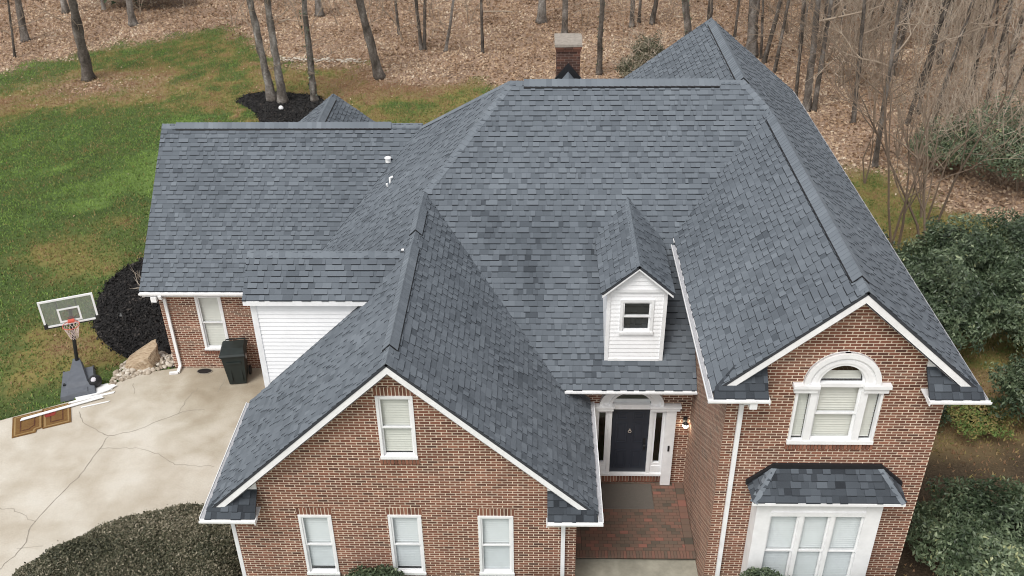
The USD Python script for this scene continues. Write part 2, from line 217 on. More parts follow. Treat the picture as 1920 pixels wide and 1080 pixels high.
def masks(x, y):
    p = np.stack([x, y, 0 * x], -1)
    n1 = meshkit.fbm(p * .35, 4, 1) - .5; n2 = meshkit.fbm(p * 1.3, 3, 7) - .5; n3 = meshkit.fbm(p * .16, 3, 21) - .5
    shapely.prepare(WOOD); pts = shapely.points(x.ravel(), y.ravel())
    sd = (shapely.distance(WOOD.boundary, pts) * np.where(shapely.contains(WOOD, pts), 1, -1)).reshape(x.shape)
    lawn = np.clip(sstep(-.9, 1.2, sd + 3.0 * n1 + 1.5 * n2), 0, 1)
    # greenness: bright near the left of the house, tan and leaf strewn towards the trees
    g = .79 + .24 * n1 + .28 * n2
    tan = sstep(27, 38, y + 1.6 * n3 * 6 - .12 * (x + 12)) * sstep(-26, -17, x + 4 * n3)
    g = g - .24 * tan + .5 * n2 * tan
    mid = sstep(-11, -7, x) * sstep(20, 26, y); g = g - .30 * mid
    right = sstep(9, 12, x); g = np.where(right > .5, (.385 + .22 * n1 + .28 * n2), g)
    for cx, cy, r, a in [(-20.3, 33.4, 2.2, .6), (-26.2, 31.0, 2.2, .45), (-24, 30.3, 2.0, .35), (-11.2, 10.2, 1.7, .30), (-12.0, 8.6, 1.4, .24), (-13.6, 15.2, 1.4, .3), (-15.5, 16.8, 1.1, .28), (-10.6, 28.5, 1.2, .35), (-13.0, 30.6, 1.5, .3), (-13.5, 18.9, 1.0, .25), (-5.4, 33.6, 3.0, .35), (-12.3, 10.0, 1.6, .2)]:
        g = g - a * np.exp(-(((x - cx) / (1.5 * r)) ** 2 + ((y - cy) / r) ** 2) * (1 + 1.2 * n2))
    for cx, cy, r, a in LIME: g = g + a * np.exp(-(((x - cx) / (1.6 * r)) ** 2 + ((y - cy) / r) ** 2) * (1 + 1.6 * n2)) * (1 + 2.5 * n2)
    g = np.where((x > 11) & (y < 9), .18 + .3 * n1, g)
    lawn = lawn * (1 - .55 * np.exp(-(((x + 20.3) / 3.6) ** 2 + ((y - 33.5) / 2.0) ** 2)))
    return lawn, np.clip(g, 0, 1)
def soil(x, y):
    n = meshkit.fbm(np.stack([x * .8, y * .8, 0 * x], -1), 4, 5) - .5
    return sstep(10.5, 11.2, x) * sstep(6.2, 4.4, y + 2.2 * n) * sstep(-5, -3, y) * sstep(19.5, 17.5, x + 2 * n)
def ground():
    gx = np.concatenate([[-400, -250, -150, -90, -65, -52], np.arange(-44, 44.1, .4), [52, 65, 90, 150, 250, 400]])
    gy = np.concatenate([[-400, -200, -100, -50, -25, -12], np.arange(-6, 66.1, .4), [75, 90, 120, 180, 280, 400]])
    X, Y = np.meshgrid(gx, gy, indexing='ij'); Z = ground_z(X, Y)
    n, m = X.shape; v = np.stack([X, Y, Z], -1).reshape(-1, 3)
    i, j = np.meshgrid(np.arange(n - 1), np.arange(m - 1), indexing='ij'); a = i * m + j
    q = np.stack([a, a + m, a + m + 1, a + 1], -1).reshape(-1, 4)
    me = usdkit.mesh(stage, '/World/ground', (v, q), M['ground'], True)
    lawn, g = masks(X, Y)
    for nm, val in (('lawn', lawn), ('green', g), ('soil', soil(X, Y))):
        UsdGeom.PrimvarsAPI(me).CreatePrimvar(nm, Sdf.ValueTypeNames.FloatArray, 'vertex').Set(Vt.FloatArray.FromNumpy(val.ravel().astype(np.float32)))
    meta(me.GetPrim(), kind='structure')
ground()
exec_after = []

MULCH1 = Polygon([(-11.0, 10.5), (-11.5, 11.3), (-11.93, 12.8), (-12.0, 14.0), (-11.7, 15.0), (-11.2, 15.6), (-10.3, 15.7), (-9.0, 15.4), (-8.1, 14.5), (-8.06, 9.0), (-8.5, 9.3), (-9.1, 9.6), (-9.7, 9.4), (-10.3, 9.85)]).buffer(.3).buffer(-.3)
MULCH2 = Polygon([(-12.1, 31.1), (-11.83, 32.1), (-10.7, 32.5), (-8.17, 31.9), (-6.2, 29.4), (-6.2, 27.5), (-9.9, 27.5), (-10.6, 29.4), (-11.3, 30.3)]).buffer(.4).buffer(-.4)
DRIVE = Polygon([(-16, 4.2), (-12.21, 6.36), (-10.45, 7.29), (-9.64, 8.05), (-8.98, 8.56), (-8.42, 8.75), (-7.74, 8.9), (-3.34, 8.9), (-3.34, -2), (-3.34, -9), (-16, -9)])
def patch(name, pg, z, m, kind='structure', th=.03):
    b = MB().poly(pg, (0, 0, z - th), (1, 0, 0), (0, 1, 0), (0, 0, 1), 0, th); return b.build(name, m, kind=kind)
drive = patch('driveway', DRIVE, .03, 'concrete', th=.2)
patch('mulch_bed', MULCH1, .02, 'mulch'); patch('mulch_bed', MULCH2, .05, 'mulch')
def crack(pts, w):
    b = MB(); p = [A(q, float) for q in pts]; fine = []
    for a, c in zip(p[:-1], p[1:]):
        n = max(2, int(np.linalg.norm(c - a) / .12))
        for k in range(n): fine.append(a + (c - a) * k / n + RNG.normal(0, .018, 2))
    fine.append(p[-1]); L = []; Rr = []
    for k, q in enumerate(fine):
        d = fine[min(k + 1, len(fine) - 1)] - fine[max(k - 1, 0)]; d = d / np.linalg.norm(d); s = A([-d[1], d[0]]); ww = w * (.55 + .6 * RNG.random()) / 2
        L.append([*(q + s * ww), .034]); Rr.append([*(q - s * ww), .034])
    n = len(fine); v = A(L + Rr); f = [[i, i + n, i + n + 1] for i in range(n - 1)] + [[i, i + n + 1, i + 1] for i in range(n - 1)]
    b.add(v, f).build('crack', 'crack', drive)
J = (-8.836, 5.736)
for pts, w in [([(-10.1, 6.75), (-9.75, 6.25), J], .022), ([J, (-8.2, 5.95), (-7.75, 6.3), (-7.11, 6.79), (-6.5, 6.9)], .02), ([(-7.2, 6.7), (-7.15, 7.4), (-7.0, 7.9)], .014), ([J, (-8.9, 5.0), (-9.0, 4.2), (-9.3, 3.2), (-9.5, 2.34), (-9.35, 1.8), (-9.6, 1.0), (-9.9, .3)], .024),
               ([(-8.9, 5.2), (-7.9, 5.25), (-7.2, 5.0), (-6.6, 4.6), (-5.53, 4.52)], .014), ([(-9.45, 2.5), (-10.2, 2.9), (-11.5, 3.1)], .014), ([(-9.5, 1.6), (-8.9, 1.7)], .01), ([(-6.3, 8.3), (-6.35, 7.7)], .014), ([(-9.0, 8.1), (-8.8, 7.6)], .014)]: crack(pts, w)

# ---------------------------------------------------------------- the house
H = thing('brick_house', 'two storey brick house with charcoal shingle roof, white trim and dark front door', 'house')
BR = []   # (score, wall path, verts, faces, tone)
SH = []
BL, BC = .2127, .0677
def add_brick(wall, pg, O, u, n, tone, proud):
    g = pg
    c = np.array(g.exterior.coords)[:-1]
    if g.exterior.is_ccw is False: c = c[::-1]
    k = len(c); base = A(O) + c[:, :1] * A(u) + c[:, 1:2] * A([0, 0, 1.0])
    front = base + A(n) * proud; back = base - A(n) * .012
    v = np.vstack([front, back]); f = [[0, i, i + 1] for i in range(1, k - 1)]
    for i in range(k): j = (i + 1) % k; f += [[i, i + k, j + k], [i, j + k, j]]
    f = A(f)
    if np.dot(np.cross(front[1] - front[0], front[2] - front[1]), A(n)) < 0: f = f[:, ::-1]
    BR.append((pix_area(front), wall, v, f, tone))
def brick_tone(): return float(np.clip(RNG.choice([.24, .40, .5, .6, .74], p=[.10, .26, .34, .22, .08]) + RNG.normal(0, .05), 0, 1))
def brick_wall(O, u, n, pg, holes=(), soldiers=(), rowlocks=(), name='wall', rec=.003, pr=None):
    """pg in (along u, z). bricks stand 8 mm proud of the mortar sheet"""
    O, u, n = A(O, float), A(u, float), A(n, float)
    hole = shapely.unary_union([*holes]) if holes else Polygon()
    sheet = pg.difference(hole)
    mb = MB().sheet(sheet, O - n * rec, u, (0, 0, 1), n)
    path = mb.build(name, 'mortar', H)
    special = shapely.unary_union([*[sbox(*s) for s in soldiers], *[sbox(*s) for s in rowlocks]]) if (soldiers or rowlocks) else Polygon()
    field = sheet.difference(special)
    pf = prepared.prep(field); x0, z0, x1, z1 = pg.bounds
    for r in range(int((z1 - 0) / BC) + 1):
        za, zb = r * BC + .0085, (r + 1) * BC - .0085
        if zb < z0: continue
        x = math.floor((x0 - 1) / BL) * BL + (r % 2) * BL / 2
        while x < x1:
            b = sbox(x + .0095 + RNG.normal(0, .001), za, x + BL - .0095, zb); x += BL
            if b.bounds[2] < x0: continue
            if not pf.contains(b):
                if not pf.intersects(b): continue
                b = b.intersection(field)
            for g in getattr(b, 'geoms', [b]):
                if g.geom_type == 'Polygon' and g.area > 4e-4: add_brick(path, g if not g.interiors else g.convex_hull, O, u, n, brick_tone(), RNG.uniform(-.001, .002) if pr is None else pr)
    for (xa, za, xb, zb) in soldiers:
        k = max(1, round((xb - xa) / .0735)); w = (xb - xa) / k
        for i in range(k): add_brick(path, sbox(xa + i * w + .009, za + .0045, xa + (i + 1) * w - .009, zb - .0045), O, u, n, np.clip(brick_tone() + .05, 0, 1), .003)
    for (xa, za, xb, zb) in rowlocks:
        k = max(1, round((xb - xa) / .0735)); w = (xb - xa) / k
        for i in range(k): add_brick(path, sbox(xa + i * w + .009, za + .003, xa + (i + 1) * w - .009, zb), O, u, n, np.clip(brick_tone() + .1, 0, 1), .03)
    return path

GX, GZ, GS = .2748, 7.027, .945       # garage ridge
MZ, MY, MS, MSB = 8.984, 9.1145, .8414, .7912     # main ridge, front slope
RX, RZ, RS = 8.8378, 8.4875, .887     # right wing ridge
LZ, LY, LS = 6.388, 12.66, .828       # left wing
X, Y, Zv = A([1., 0, 0]), A([0, 1., 0]), A([0, 0, 1.])
def under_g(x, d=.10): return GZ - GS * abs(x - GX) - d
def under_r(x, d=.10): return RZ - RS * abs(x - RX) - d
# window openings on the garage gable
GW = [(-.06, .665, 4.48, 6.05), (-1.96, -1.26, 1.10, 2.88), (-.07, .63, 1.13, 2.90), (1.815, 2.555, 1.14, 2.89)]
gpoly = Polygon([(-3.335, .0), (3.879, .0), (3.879, under_g(3.879)), (GX, under_g(GX)), (-3.335, under_g(-3.335))])
brick_wall((0, 0, 0), X, -Y, gpoly, [sbox(a, c, b, d) for a, b, c, d in GW], [(a - .03, d, b + .03, d + .205) for a, b, c, d in GW], [(a - .04, c - .155 , b + .04, c - .003) for a, b, c, d in GW])
# right wing front
PAL = Polygon([(7.99, 4.78), (9.64, 4.78), (9.64, 6.20)] + [(8.81 + .62 * math.cos(t), 6.22 + .60 * math.sin(t)) for t in np.linspace(0, math.pi, 15)] + [(7.99, 6.20)])
BAY = sbox(7.62, 0.9, 9.96, 3.3)
rpoly = Polygon([(6.712, 0), (10.864, 0), (10.864, under_r(10.864)), (RX, under_r(RX)), (6.712, under_r(6.712))])
brick_wall((0, .19, 0), X, -Y, rpoly, [PAL, BAY], [], [(7.95, 4.62, 9.69, 4.775)])
LW = (-6.93, -6.16, .72, 2.66)
brick_wall((0, 8.9, 0), X, -Y, Polygon([(-8.0, 0), (-3.3, 0), (-3.3, 2.95), (-8.0, 2.95)]), [sbox(LW[0], LW[2], LW[1], LW[3])], [], [(LW[0] - .04, LW[2] - .155, LW[1] + .04, LW[2] - .003)])
DOORHOLE = Polygon([(4.3, .84), (6.30, .84), (6.30, 3.06), (5.9, 3.06)] + [(5.3 + .6 * math.cos(t), 3.06 + .48 * math.sin(t)) for t in np.linspace(0, math.pi, 13)] + [(4.3, 3.06)])
brick_wall((0, 3.5, 0), X, -Y, Polygon([(3.879, .3), (6.712, .3), (6.712, 4.05), (3.879, 4.05)]), [DOORHOLE], [], [(4.22, .585, 6.38, .835)])
brick_wall((6.712, 0, 0), Y, -X, Polygon([(.19, .0), (3.5, .0), (6.0, 5.6), (6.0, 6.15), (.19, 6.15)]), rec=.0006, pr=.0006)
brick_wall((3.879, 0, 0), Y, X, Polygon([(0, 0), (3.5, 0), (3.5, 3.5), (0, 3.5)]), name='wall')
# walls the photograph does not show, so the house is closed
def blind_wall(pts): MB().add(A(pts), [[0, 1, 2], [0, 2, 3]]).build('wall', 'brickwork_far', H)
blind_wall([(-3.335, 0, 0), (-3.335, 8.9, 0), (-3.335, 8.9, 3.4), (-3.335, 0, 3.4)])
blind_wall([(10.864, .19, 0), (10.864, 15.5, 0), (10.864, 15.5, 6.3), (10.864, .19, 6.3)])
blind_wall([(-8.0, 8.9, 0), (-8.0, 16.4, 0), (-8.0, 16.4, 2.95), (-8.0, 8.9, 2.95)])
blind_wall([(-8.0, 16.4, 0), (5.2, 16.4, 0), (5.2, 16.4, 3.2), (-8.0, 16.4, 3.2)])
blind_wall([(5.2, 15.5, 0), (10.864, 15.5, 0), (10.864, 15.5, 6.2), (5.2, 15.5, 6.2)])
blind_wall([(5.2, 15.5, 0), (5.2, 16.4, 0), (5.2, 16.4, 6.2), (5.2, 15.5, 6.2)])

# ---- roofs
EXP = .143
def stain(p):
    x, y = p[0], p[1]
    return -.16 * sum(math.exp(-(((x - a) / c) ** 2 + ((y - b) / d) ** 2)) for a, b, c, d in [(2.6, 5.6, .55, .9), (3.4, 5.9, .5, .6), (1.9, 6.0, .3, .6), (4.3, 5.7, .2, .9), (3.0, 5.0, .25, .7)]) if 1 < x < 5 and 4 < y < 8 else 0.0
def roof_plane(plan, zf, down, exp=EXP, start=0.0, name='roof_slope', dark=0.0, th=.05, score=1.0):
    """plan: polygon in x, y; zf(x, y) the height; down: plan unit vector pointing down the slope."""
    pts = A(list(plan.exterior.coords)[:-1]); P3 = A([[x, y, zf(x, y)] for x, y in pts])
    d = A([*down, 0.0]); e = .5; slope = (zf(*(pts[0] - e * d[:2])) - zf(*pts[0])) / e
    w = -d + A([0, 0, slope]); w = w / np.linalg.norm(w); u = np.cross(d, Zv); u = np.cross(w, np.cross(u, w)); u /= np.linalg.norm(u)
    n = np.cross(u, w); 
    if n[2] < 0: u = -u; n = -n
    O = P3[np.argmin((P3 - P3[0]) @ w)]
    uv = np.stack([(P3 - O) @ u, (P3 - O) @ w], 1); pg = Polygon(uv)
    if not pg.is_valid: pg = pg.buffer(0)
    path = MB().poly(pg, O, u, w, n, -th, -.002).build(name, 'shingle_dark', H)
    pf = prepared.prep(pg); u0, w0, u1, w1 = pg.bounds
    k = 0
    while start + k * exp < w1:
        wa, wb = start + k * exp, start + (k + 1) * exp + .012; k += 1
        x = u0 - RNG.random() * .4; prev = False
        while x < u1:
            wd = RNG.choice([.075, .115, .155, .21, .29], p=[.12, .26, .30, .22, .10]); thick = (not prev) if RNG.random() < .8 else prev; prev = thick
            b = sbox(x, wa, x + wd - .0015, wb); x += wd
            if b.bounds[2] < u0: continue
            if not pf.contains(b):
                if not pf.intersects(b): continue
                b = b.intersection(pg)
            for g in getattr(b, 'geoms', [b]):
                if g.geom_type != 'Polygon' or g.area < 3e-4: continue
                c = np.array(g.exterior.coords)[:-1]
                if not g.exterior.is_ccw: c = c[::-1]
                h = (.021 if thick else .007) * np.clip((wb - c[:, 1]) / (wb - wa), 0, 1) + .003
                ctr = O + c[:, :1].mean() * u + c[:, 1:].mean() * w
                top = O + c[:, :1] * u + c[:, 1:2] * w + h[:, None] * n; bot = O + c[:, :1] * u + c[:, 1:2] * w - .001 * n - ((.024 if thick else .008) * (c[:, 1] < wa + .004))[:, None] * w + (.0035 * (c[:, 1] < wa + .004))[:, None] * n
                m = len(c); f = [[0, i, i + 1] for i in range(1, m - 1)]
                for i in range(m):
                    j = (i + 1) % m; f += [[i + m, i + 2 * m, j + 2 * m], [i + m, j + 2 * m, j + m]]
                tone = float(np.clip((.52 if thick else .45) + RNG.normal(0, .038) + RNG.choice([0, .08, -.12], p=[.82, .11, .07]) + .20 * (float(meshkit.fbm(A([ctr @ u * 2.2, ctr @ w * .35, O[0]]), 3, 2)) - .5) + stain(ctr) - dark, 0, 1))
                SH.append((pix_area(top) * score, path, np.vstack([top, top, bot]), A(f), np.r_[np.full(m, tone), np.full(2 * m, .06)]))
    return path, O, u, w, n
zL = lambda x, y: GZ + GS * (x - GX)
zGR = lambda x, y: GZ - GS * (x - GX)
zM = lambda x, y: MZ - MS * (MY - y)
zMB = lambda x, y: MZ - MSB * (y - MY)
zRR = lambda x, y: RZ - RS * (x - RX)
zRL = lambda x, y: RZ - RS * (RX - x)
zRBL = lambda x, y: MZ - RS * (8.281 - x)
zLF = lambda x, y: LZ - LS * (LY - y)
zLB = lambda x, y: LZ - LS * (y - LY)
MLX = GX + (MZ - GZ) / GS; HY = MY - (MZ - GZ) / MS; HY2 = MY - (MZ - RZ) / MS; VLY = LY - (LZ - 3.234) / LS; VX = GX - (GZ - LZ) / GS
roof_plane(Polygon([(GX, -.3), (-3.738, -.3), (-3.738, 3.33), (-3.30, 3.33), (-3.30, 5.0), (-3.738, 5.0), (-3.738, VLY), (VX, LY), (VX, 12.40), (MLX, MY), (GX, HY)]), zL, (-1, 0))
roof_plane(Polygon([(GX, -.3), (GX, HY), (3.637, 3.02), (3.66, 3.46), (4.288, 3.46), (4.288, -.3)]), zGR, (1, 0))
roof_plane(Polygon([(MLX, MY), (8.281, MY), (RX, HY2), (6.334, 5.884), (6.70, 6.27), (6.70, 3.013), (3.64, 3.013), (GX, HY)]), zM, (0, -1))
roof_plane(Polygon([(RX, -.11), (RX, HY2), (6.334, 5.884), (6.334, -.11)]), zRL, (-1, 0))
roof_plane(Polygon([(RX, -.11), (11.34, -.11), (11.34, 15.75), (8.281, 14.57), (8.281, MY), (RX, HY2)]), zRR, (1, 0))
roof_plane(Polygon([(8.281, MY), (8.281, 14.57), (4.9, 15.75), (4.9, 12.9)]), zRBL, (-1, 0))
roof_plane(Polygon([(MLX, MY), (8.281, MY), (4.9, 12.9), (3.0, 15.0), (-.4, 15.0), (-.4, 12.35)]), zMB, (0, 1))
roof_plane(Polygon([(-8.337, 8.564), (-4.02, 8.564), (VX, LY), (-8.337, LY)]), zLF, (0, -1))
roof_plane(Polygon([(-8.337, LY), (VX, LY), (-.4, 15), (-.4, 16.7), (-8.337, 16.7)]), zLB, (0, 1))
MB().add(A([(8.281, 14.57, MZ - .05), (11.3, 15.75, 6.25), (4.9, 15.75, 5.95)]), [[0, 1, 2]]).build('rear_hip', 'shingle_dark', H)
# back porch gable behind the left wing
PZ, PX = 4.75, -4.55
zPL = lambda x, y: PZ - .78 * (PX - x); zPR = lambda x, y: PZ - .78 * (x - PX)
roof_plane(Polygon([(PX, 14.4), (PX, 19.6), (PX - 2.0, 19.6), (PX - 2.0, 14.9)]), zPL, (-1, 0)); roof_plane(Polygon([(PX, 14.4), (PX, 19.6), (PX + 2.6, 19.6), (PX + 2.6, 14.9)]), zPR, (1, 0))
MB().add(A([(PX - 1.9, 19.4, 0), (PX + 2.4, 19.4, 0), (PX + 2.4, 19.4, 2.8), (PX, 19.4, 4.6), (PX - 1.9, 19.4, 3.2)]), [[0, 2, 1], [0, 3, 2], [0, 4, 3]]).build('porch_gable', 'siding', H)

# ridge and hip caps
CAPS = []
def caps(p, q, n1, n2, wd=.15, exp=.143, lift=.012):
    """bent overlapping cap shingles laid from p to q; n1, n2: unit down-slope vectors on either side"""
    p, q = A(p, float), A(q, float); L = np.linalg.norm(q - p); d = (q - p) / L; n1, n2 = A(n1, float), A(n2, float)
    n1 /= np.linalg.norm(n1); n2 /= np.linalg.norm(n2); k = int(L / exp)
    for i in range(k + 1):
        a = p + d * (i * exp); b = p + d * min((i + 1) * exp + .01, L); 
        if np.linalg.norm(b - a) < .03: continue
        up = -(n1 + n2); up /= max(np.linalg.norm(up), 1e-6)
        ha, hb = lift + .016, lift + .004
        prof = lambda c, h: [c + n1 * wd + up * (h - .004), c + n1 * .04 + up * h, c + up * (h + .008), c + n2 * .04 + up * h, c + n2 * wd + up * (h - .004)]
        A0, B0 = prof(a, ha), prof(b, hb); low = [x - up * .02 for x in A0]
        v = A(A0 + B0 + low); f = []
        for j in range(4): f += [[j, j + 1, 6 + j], [j, 6 + j, 5 + j], [j, 10 + j, 11 + j], [j, 11 + j, j + 1]]
        f = A(f)
        if np.dot(np.cross(v[1] - v[0], v[6] - v[0]), up) < 0: f = f[:, ::-1]
        CAPS.append((pix_area(v[[0, 2, 4, 9, 7, 5]]), v, f, float(np.clip(.66 + RNG.normal(0, .05), 0, 1))))
def vent(p, q, n1, n2, wd=.215, h=.05):
    """raised ridge vent: dark sided strip under its own caps"""
    p, q = A(p, float), A(q, float); n1, n2 = A(n1, float) / np.linalg.norm(n1), A(n2, float) / np.linalg.norm(n2); up = -(n1 + n2); up /= np.linalg.norm(up)
    pr = lambda c: [c + n1 * wd - up * .01, c + n1 * wd + up * h, c + up * (h + .012), c + n2 * wd + up * h, c + n2 * wd - up * .01]
    v = A(pr(p) + pr(q)); f = []
    for j in range(4): f += [[j, j + 1, 6 + j], [j, 6 + j, 5 + j]]
    f += [[0, 2, 1], [0, 4, 2], [4, 3, 2], [5, 6, 7], [5, 7, 9], [9, 7, 8]]
    f = A(f)
    if np.dot(np.cross(v[2] - v[1], v[7] - v[1]), up) < 0: f = f[:, ::-1]
    MB().add(v, f).build('ridge_vent', 'black_flashing', H); caps(p, q, n1, n2, wd - .012, .143, h + .006)
def dn(dx, dy, s): return A([dx, dy, -s])
gl, gr = dn(-1, 0, GS), dn(1, 0, GS); mf, mb_ = dn(0, -1, MS), dn(0, 1, MSB); rl, rr = dn(-1, 0, RS), dn(1, 0, RS); lf, lb = dn(0, -1, LS), dn(0, 1, LS)
ridge = lambda x, z: (lambda y: A([x, y, z]))
G_ = ridge(GX, GZ); R_ = ridge(RX, RZ); RB = ridge(8.281, MZ); m_ = lambda x: A([x, MY, MZ]); l_ = lambda x: A([x, LY, LZ])
caps(G_(-.3), G_(.25), gl, gr); vent(G_(.25), G_(4.1), gl, gr); caps(G_(4.1), G_(4.75), gl, gr); vent(G_(4.75), G_(5.95), gl, gr); caps(G_(5.95), G_(HY), gl, gr)
caps(m_(MLX), m_(MLX + .35), mf, mb_); vent(m_(MLX + .35), m_(7.65), mf, mb_); caps(m_(7.65), m_(8.281), mf, mb_)
caps(R_(-.11), R_(.35), rl, rr); vent(R_(.35), R_(8.0), rl, rr); caps(R_(8.0), R_(HY2), rl, rr)
caps(RB(MY), RB(MY + .1), rl, rr); vent(RB(MY + .1), RB(14.2), rl, rr); caps(RB(14.2), RB(14.57), rl, rr)
caps(l_(-8.337), l_(-7.9), lf, lb); vent(l_(-7.9), l_(-1.35), lf, lb); caps(l_(-1.35), l_(VX), lf, lb)
def hipdirs(p, q, a, b):
    d = (A(q) - A(p)) / np.linalg.norm(A(q) - A(p)); o = []
    for s in (a, b): s = s / np.linalg.norm(s); t = s - d * (s @ d); o.append(t / np.linalg.norm(t))
    return o
for p, q, a, b in [((MLX, MY, MZ), (GX, HY, GZ), gl, mf), ((8.281, MY, MZ), (RX, HY2, RZ), mf, rr), ((MLX, MY, MZ), (VX, 12.35, 6.42), gl, mb_)]:
    o = hipdirs(p, q, a, b); caps(A(q), A(p), *o)
vent((PX, 16.2, PZ), (PX, 19.2, PZ), dn(-1, 0, .78), dn(1, 0, .78))

# rake boards, drip edges, soffits
def rake(p, q, y0, w=.175, t=.5, th=.03):
    """white board below a roof edge that runs from p to q (x, z) in the plane y0"""
    pg = Polygon([(p[0], p[1] - .03), (q[0], q[1] - .03), (q[0], q[1] - .03 - w), (p[0], p[1] - .03 - w)])
    return MB().poly(pg, (0, y0, 0), X, Zv, -Y, 0, th).build('rake_board', 'trim', H)
rake((GX, GZ - .03), (-3.55, zL(-3.55, 0) - .03), -.262); rake((GX, GZ - .03), (4.10, zGR(4.10, 0) - .03), -.262)
rake((RX, RZ - .03), (6.50, zRL(6.5, 0) - .03), -.072); rake((RX, RZ - .03), (11.17, zRR(11.17, 0) - .03), -.072)
def slant_soffit(xa, za, xb, zb, y0, y1):
    MB().add(A([(xa, y0, za), (xb, y0, zb), (xb, y1, zb), (xa, y1, za)]), [[0, 2, 1], [0, 3, 2]]).build('soffit', 'trim', H)
for xa, za, xb, zb, y0, y1 in [(GX, GZ - .28, -3.6, zL(-3.6, 0) - .28, -.26, 0), (GX, GZ - .28, 4.15, zGR(4.15, 0) - .28, -.26, 0), (RX, RZ - .28, 6.5, zRL(6.5, 0) - .28, -.07, .19), (RX, RZ - .28, 11.2, zRR(11.2, 0) - .28, -.07, .19)]: slant_soffit(xa, za, xb, zb, y0, y1)
def gutter(p, q, out, w=.11, h=.085, guard=True, m='trim'):
    """K gutter along an eave p-q; out: plan direction away from the roof"""
    p, q, o = A(p, float), A(q, float), A([*out, 0.0]); d = (q - p) / np.linalg.norm(q - p); b = MB()
    prof = [(0, 0), (0, -h), (w * .62, -h), (w, -h * .4), (w, .012), (w - .014, .012), (w - .014, -.02), (.012, -.02), (.012, 0)]
    pg = Polygon(prof); L = np.linalg.norm(q - p)
    b.poly(pg, p, o, Zv, d, 0, L)
    g = b.build('gutter', m, H)
    if guard: MB().obox((p + q) / 2 + o * (w - .015) / 2 + Zv * -.012, [d, o, Zv], (L / 2 - .01, (w - .03) / 2, .006)).build('gutter_guard', 'gutter_guard', g)
ez = zL(-3.738, 0) - .03
gutter((-3.738, -.45, ez), (-3.738, 3.30, ez), (-1, 0)); gutter((4.288, 3.4, ez), (4.288, -.45, ez), (1, 0))
rz = zRL(6.334, 0) - .03
gutter((6.334, 5.55, rz), (6.334, -.26, rz), (-1, 0)); gutter((11.34, -.26, rz), (11.34, 15.7, rz), (1, 0), w=.055, h=.09, guard=False, m='gutter_guard')
gutter((-8.337, 8.564, 2.965), (-3.9, 8.564, 2.965), (0, -1), guard=False); gutter((3.68, 3.013, 3.84), (6.70, 3.013, 3.84), (0, -1), w=.10, h=.065, guard=False)
# eave soffits and fascias
def slab(x0, x1, y0, y1, z0, z1, name='soffit', m='trim'): return MB().box(x0, x1, y0, y1, z0, z1).build(name, m, H)
slab(-3.73, -3.34, -.2, 3.3, 3.06, 3.08); slab(3.89, 4.28, -.2, 3.44, 3.06, 3.08); slab(6.34, 6.70, -.0, 5.2, 6.09, 6.11); slab(10.875, 11.33, .0, 15.4, 6.09, 6.11)
slab(-8.3, -3.8, 8.57, 8.885, 2.80, 2.82); slab(3.9, 6.70, 3.03, 3.485, 3.775, 3.785)
slab(-3.76, -3.738, -.3, 3.3, 3.06, 3.17, 'fascia'); slab(4.288, 4.31, -.3, 3.4, 3.06, 3.17, 'fascia'); slab(6.31, 6.334, -.1, 5.5, 6.09, 6.2, 'fascia'); slab(11.34, 11.362, -.1, 15.4, 6.09, 6.2, 'fascia')
# left wing rake edge
MB().add(A([(-8.345, 8.56, 2.93), (-8.345, LY, LZ - .07), (-8.345, LY, LZ - .24), (-8.345, 8.56, 2.78)]), [[0, 1, 2], [0, 2, 3]]).build('rake_board', 'trim', H)
# eave returns at the gable corners
def eave_return(x_out, x_in, ywall, yg, z0, rise, step_x):
    s = 1 if x_in > x_out else -1
    zf = lambda x, y: z0 + rise * (y - yg) / (ywall - yg)
    pts = [(x_out, yg), (x_in, yg), (x_in, ywall - .012), (x_out + s * .42, ywall - .012), (x_out + s * .05, yg + .16)]
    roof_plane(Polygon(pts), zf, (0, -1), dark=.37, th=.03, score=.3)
    gutter((min(x_out - s * .10, x_in), yg, z0 - .02), (max(x_out - s * .10, x_in), yg, z0 - .02), (0, -1), w=.08, h=.07, guard=False)
    MB().box(min(x_in, x_in + s * .02), max(x_in, x_in + s * .02), yg - .08, yg + .10, z0 - .10, z0 + .0).build('return_end', 'trim', H)
    xs = sorted([x_out + s * .06, x_in]); MB().box(xs[0], xs[1], yg + .02, ywall - .014, z0 - .11, z0 - .09).build('soffit', 'trim', H)
    return zf
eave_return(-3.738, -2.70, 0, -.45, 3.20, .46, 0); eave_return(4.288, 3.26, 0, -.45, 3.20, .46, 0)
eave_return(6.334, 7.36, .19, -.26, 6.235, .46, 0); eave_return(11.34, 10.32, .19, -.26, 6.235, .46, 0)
# white frieze boards closing the triangle above each return
for x0, x1, y, zf in [(-3.45, -2.70, -.02, zL), (4.0, 3.26, -.02, zGR), (6.62, 7.36, .17, zRL), (11.05, 10.32, .17, zRR)]:
    base = (3.62 if y < .1 else 6.66); tri = Polygon([(x0, min(base, zf(x0, 0) - .12)), (x1, base), (x1, zf(x1, 0) - .12), (x0, zf(x0, 0) - .12)])
    if tri.is_valid and tri.area > .01: MB().poly(tri, (0, y, 0), X, Zv, -Y, -.005, .02).build('frieze_board', 'trim', H)

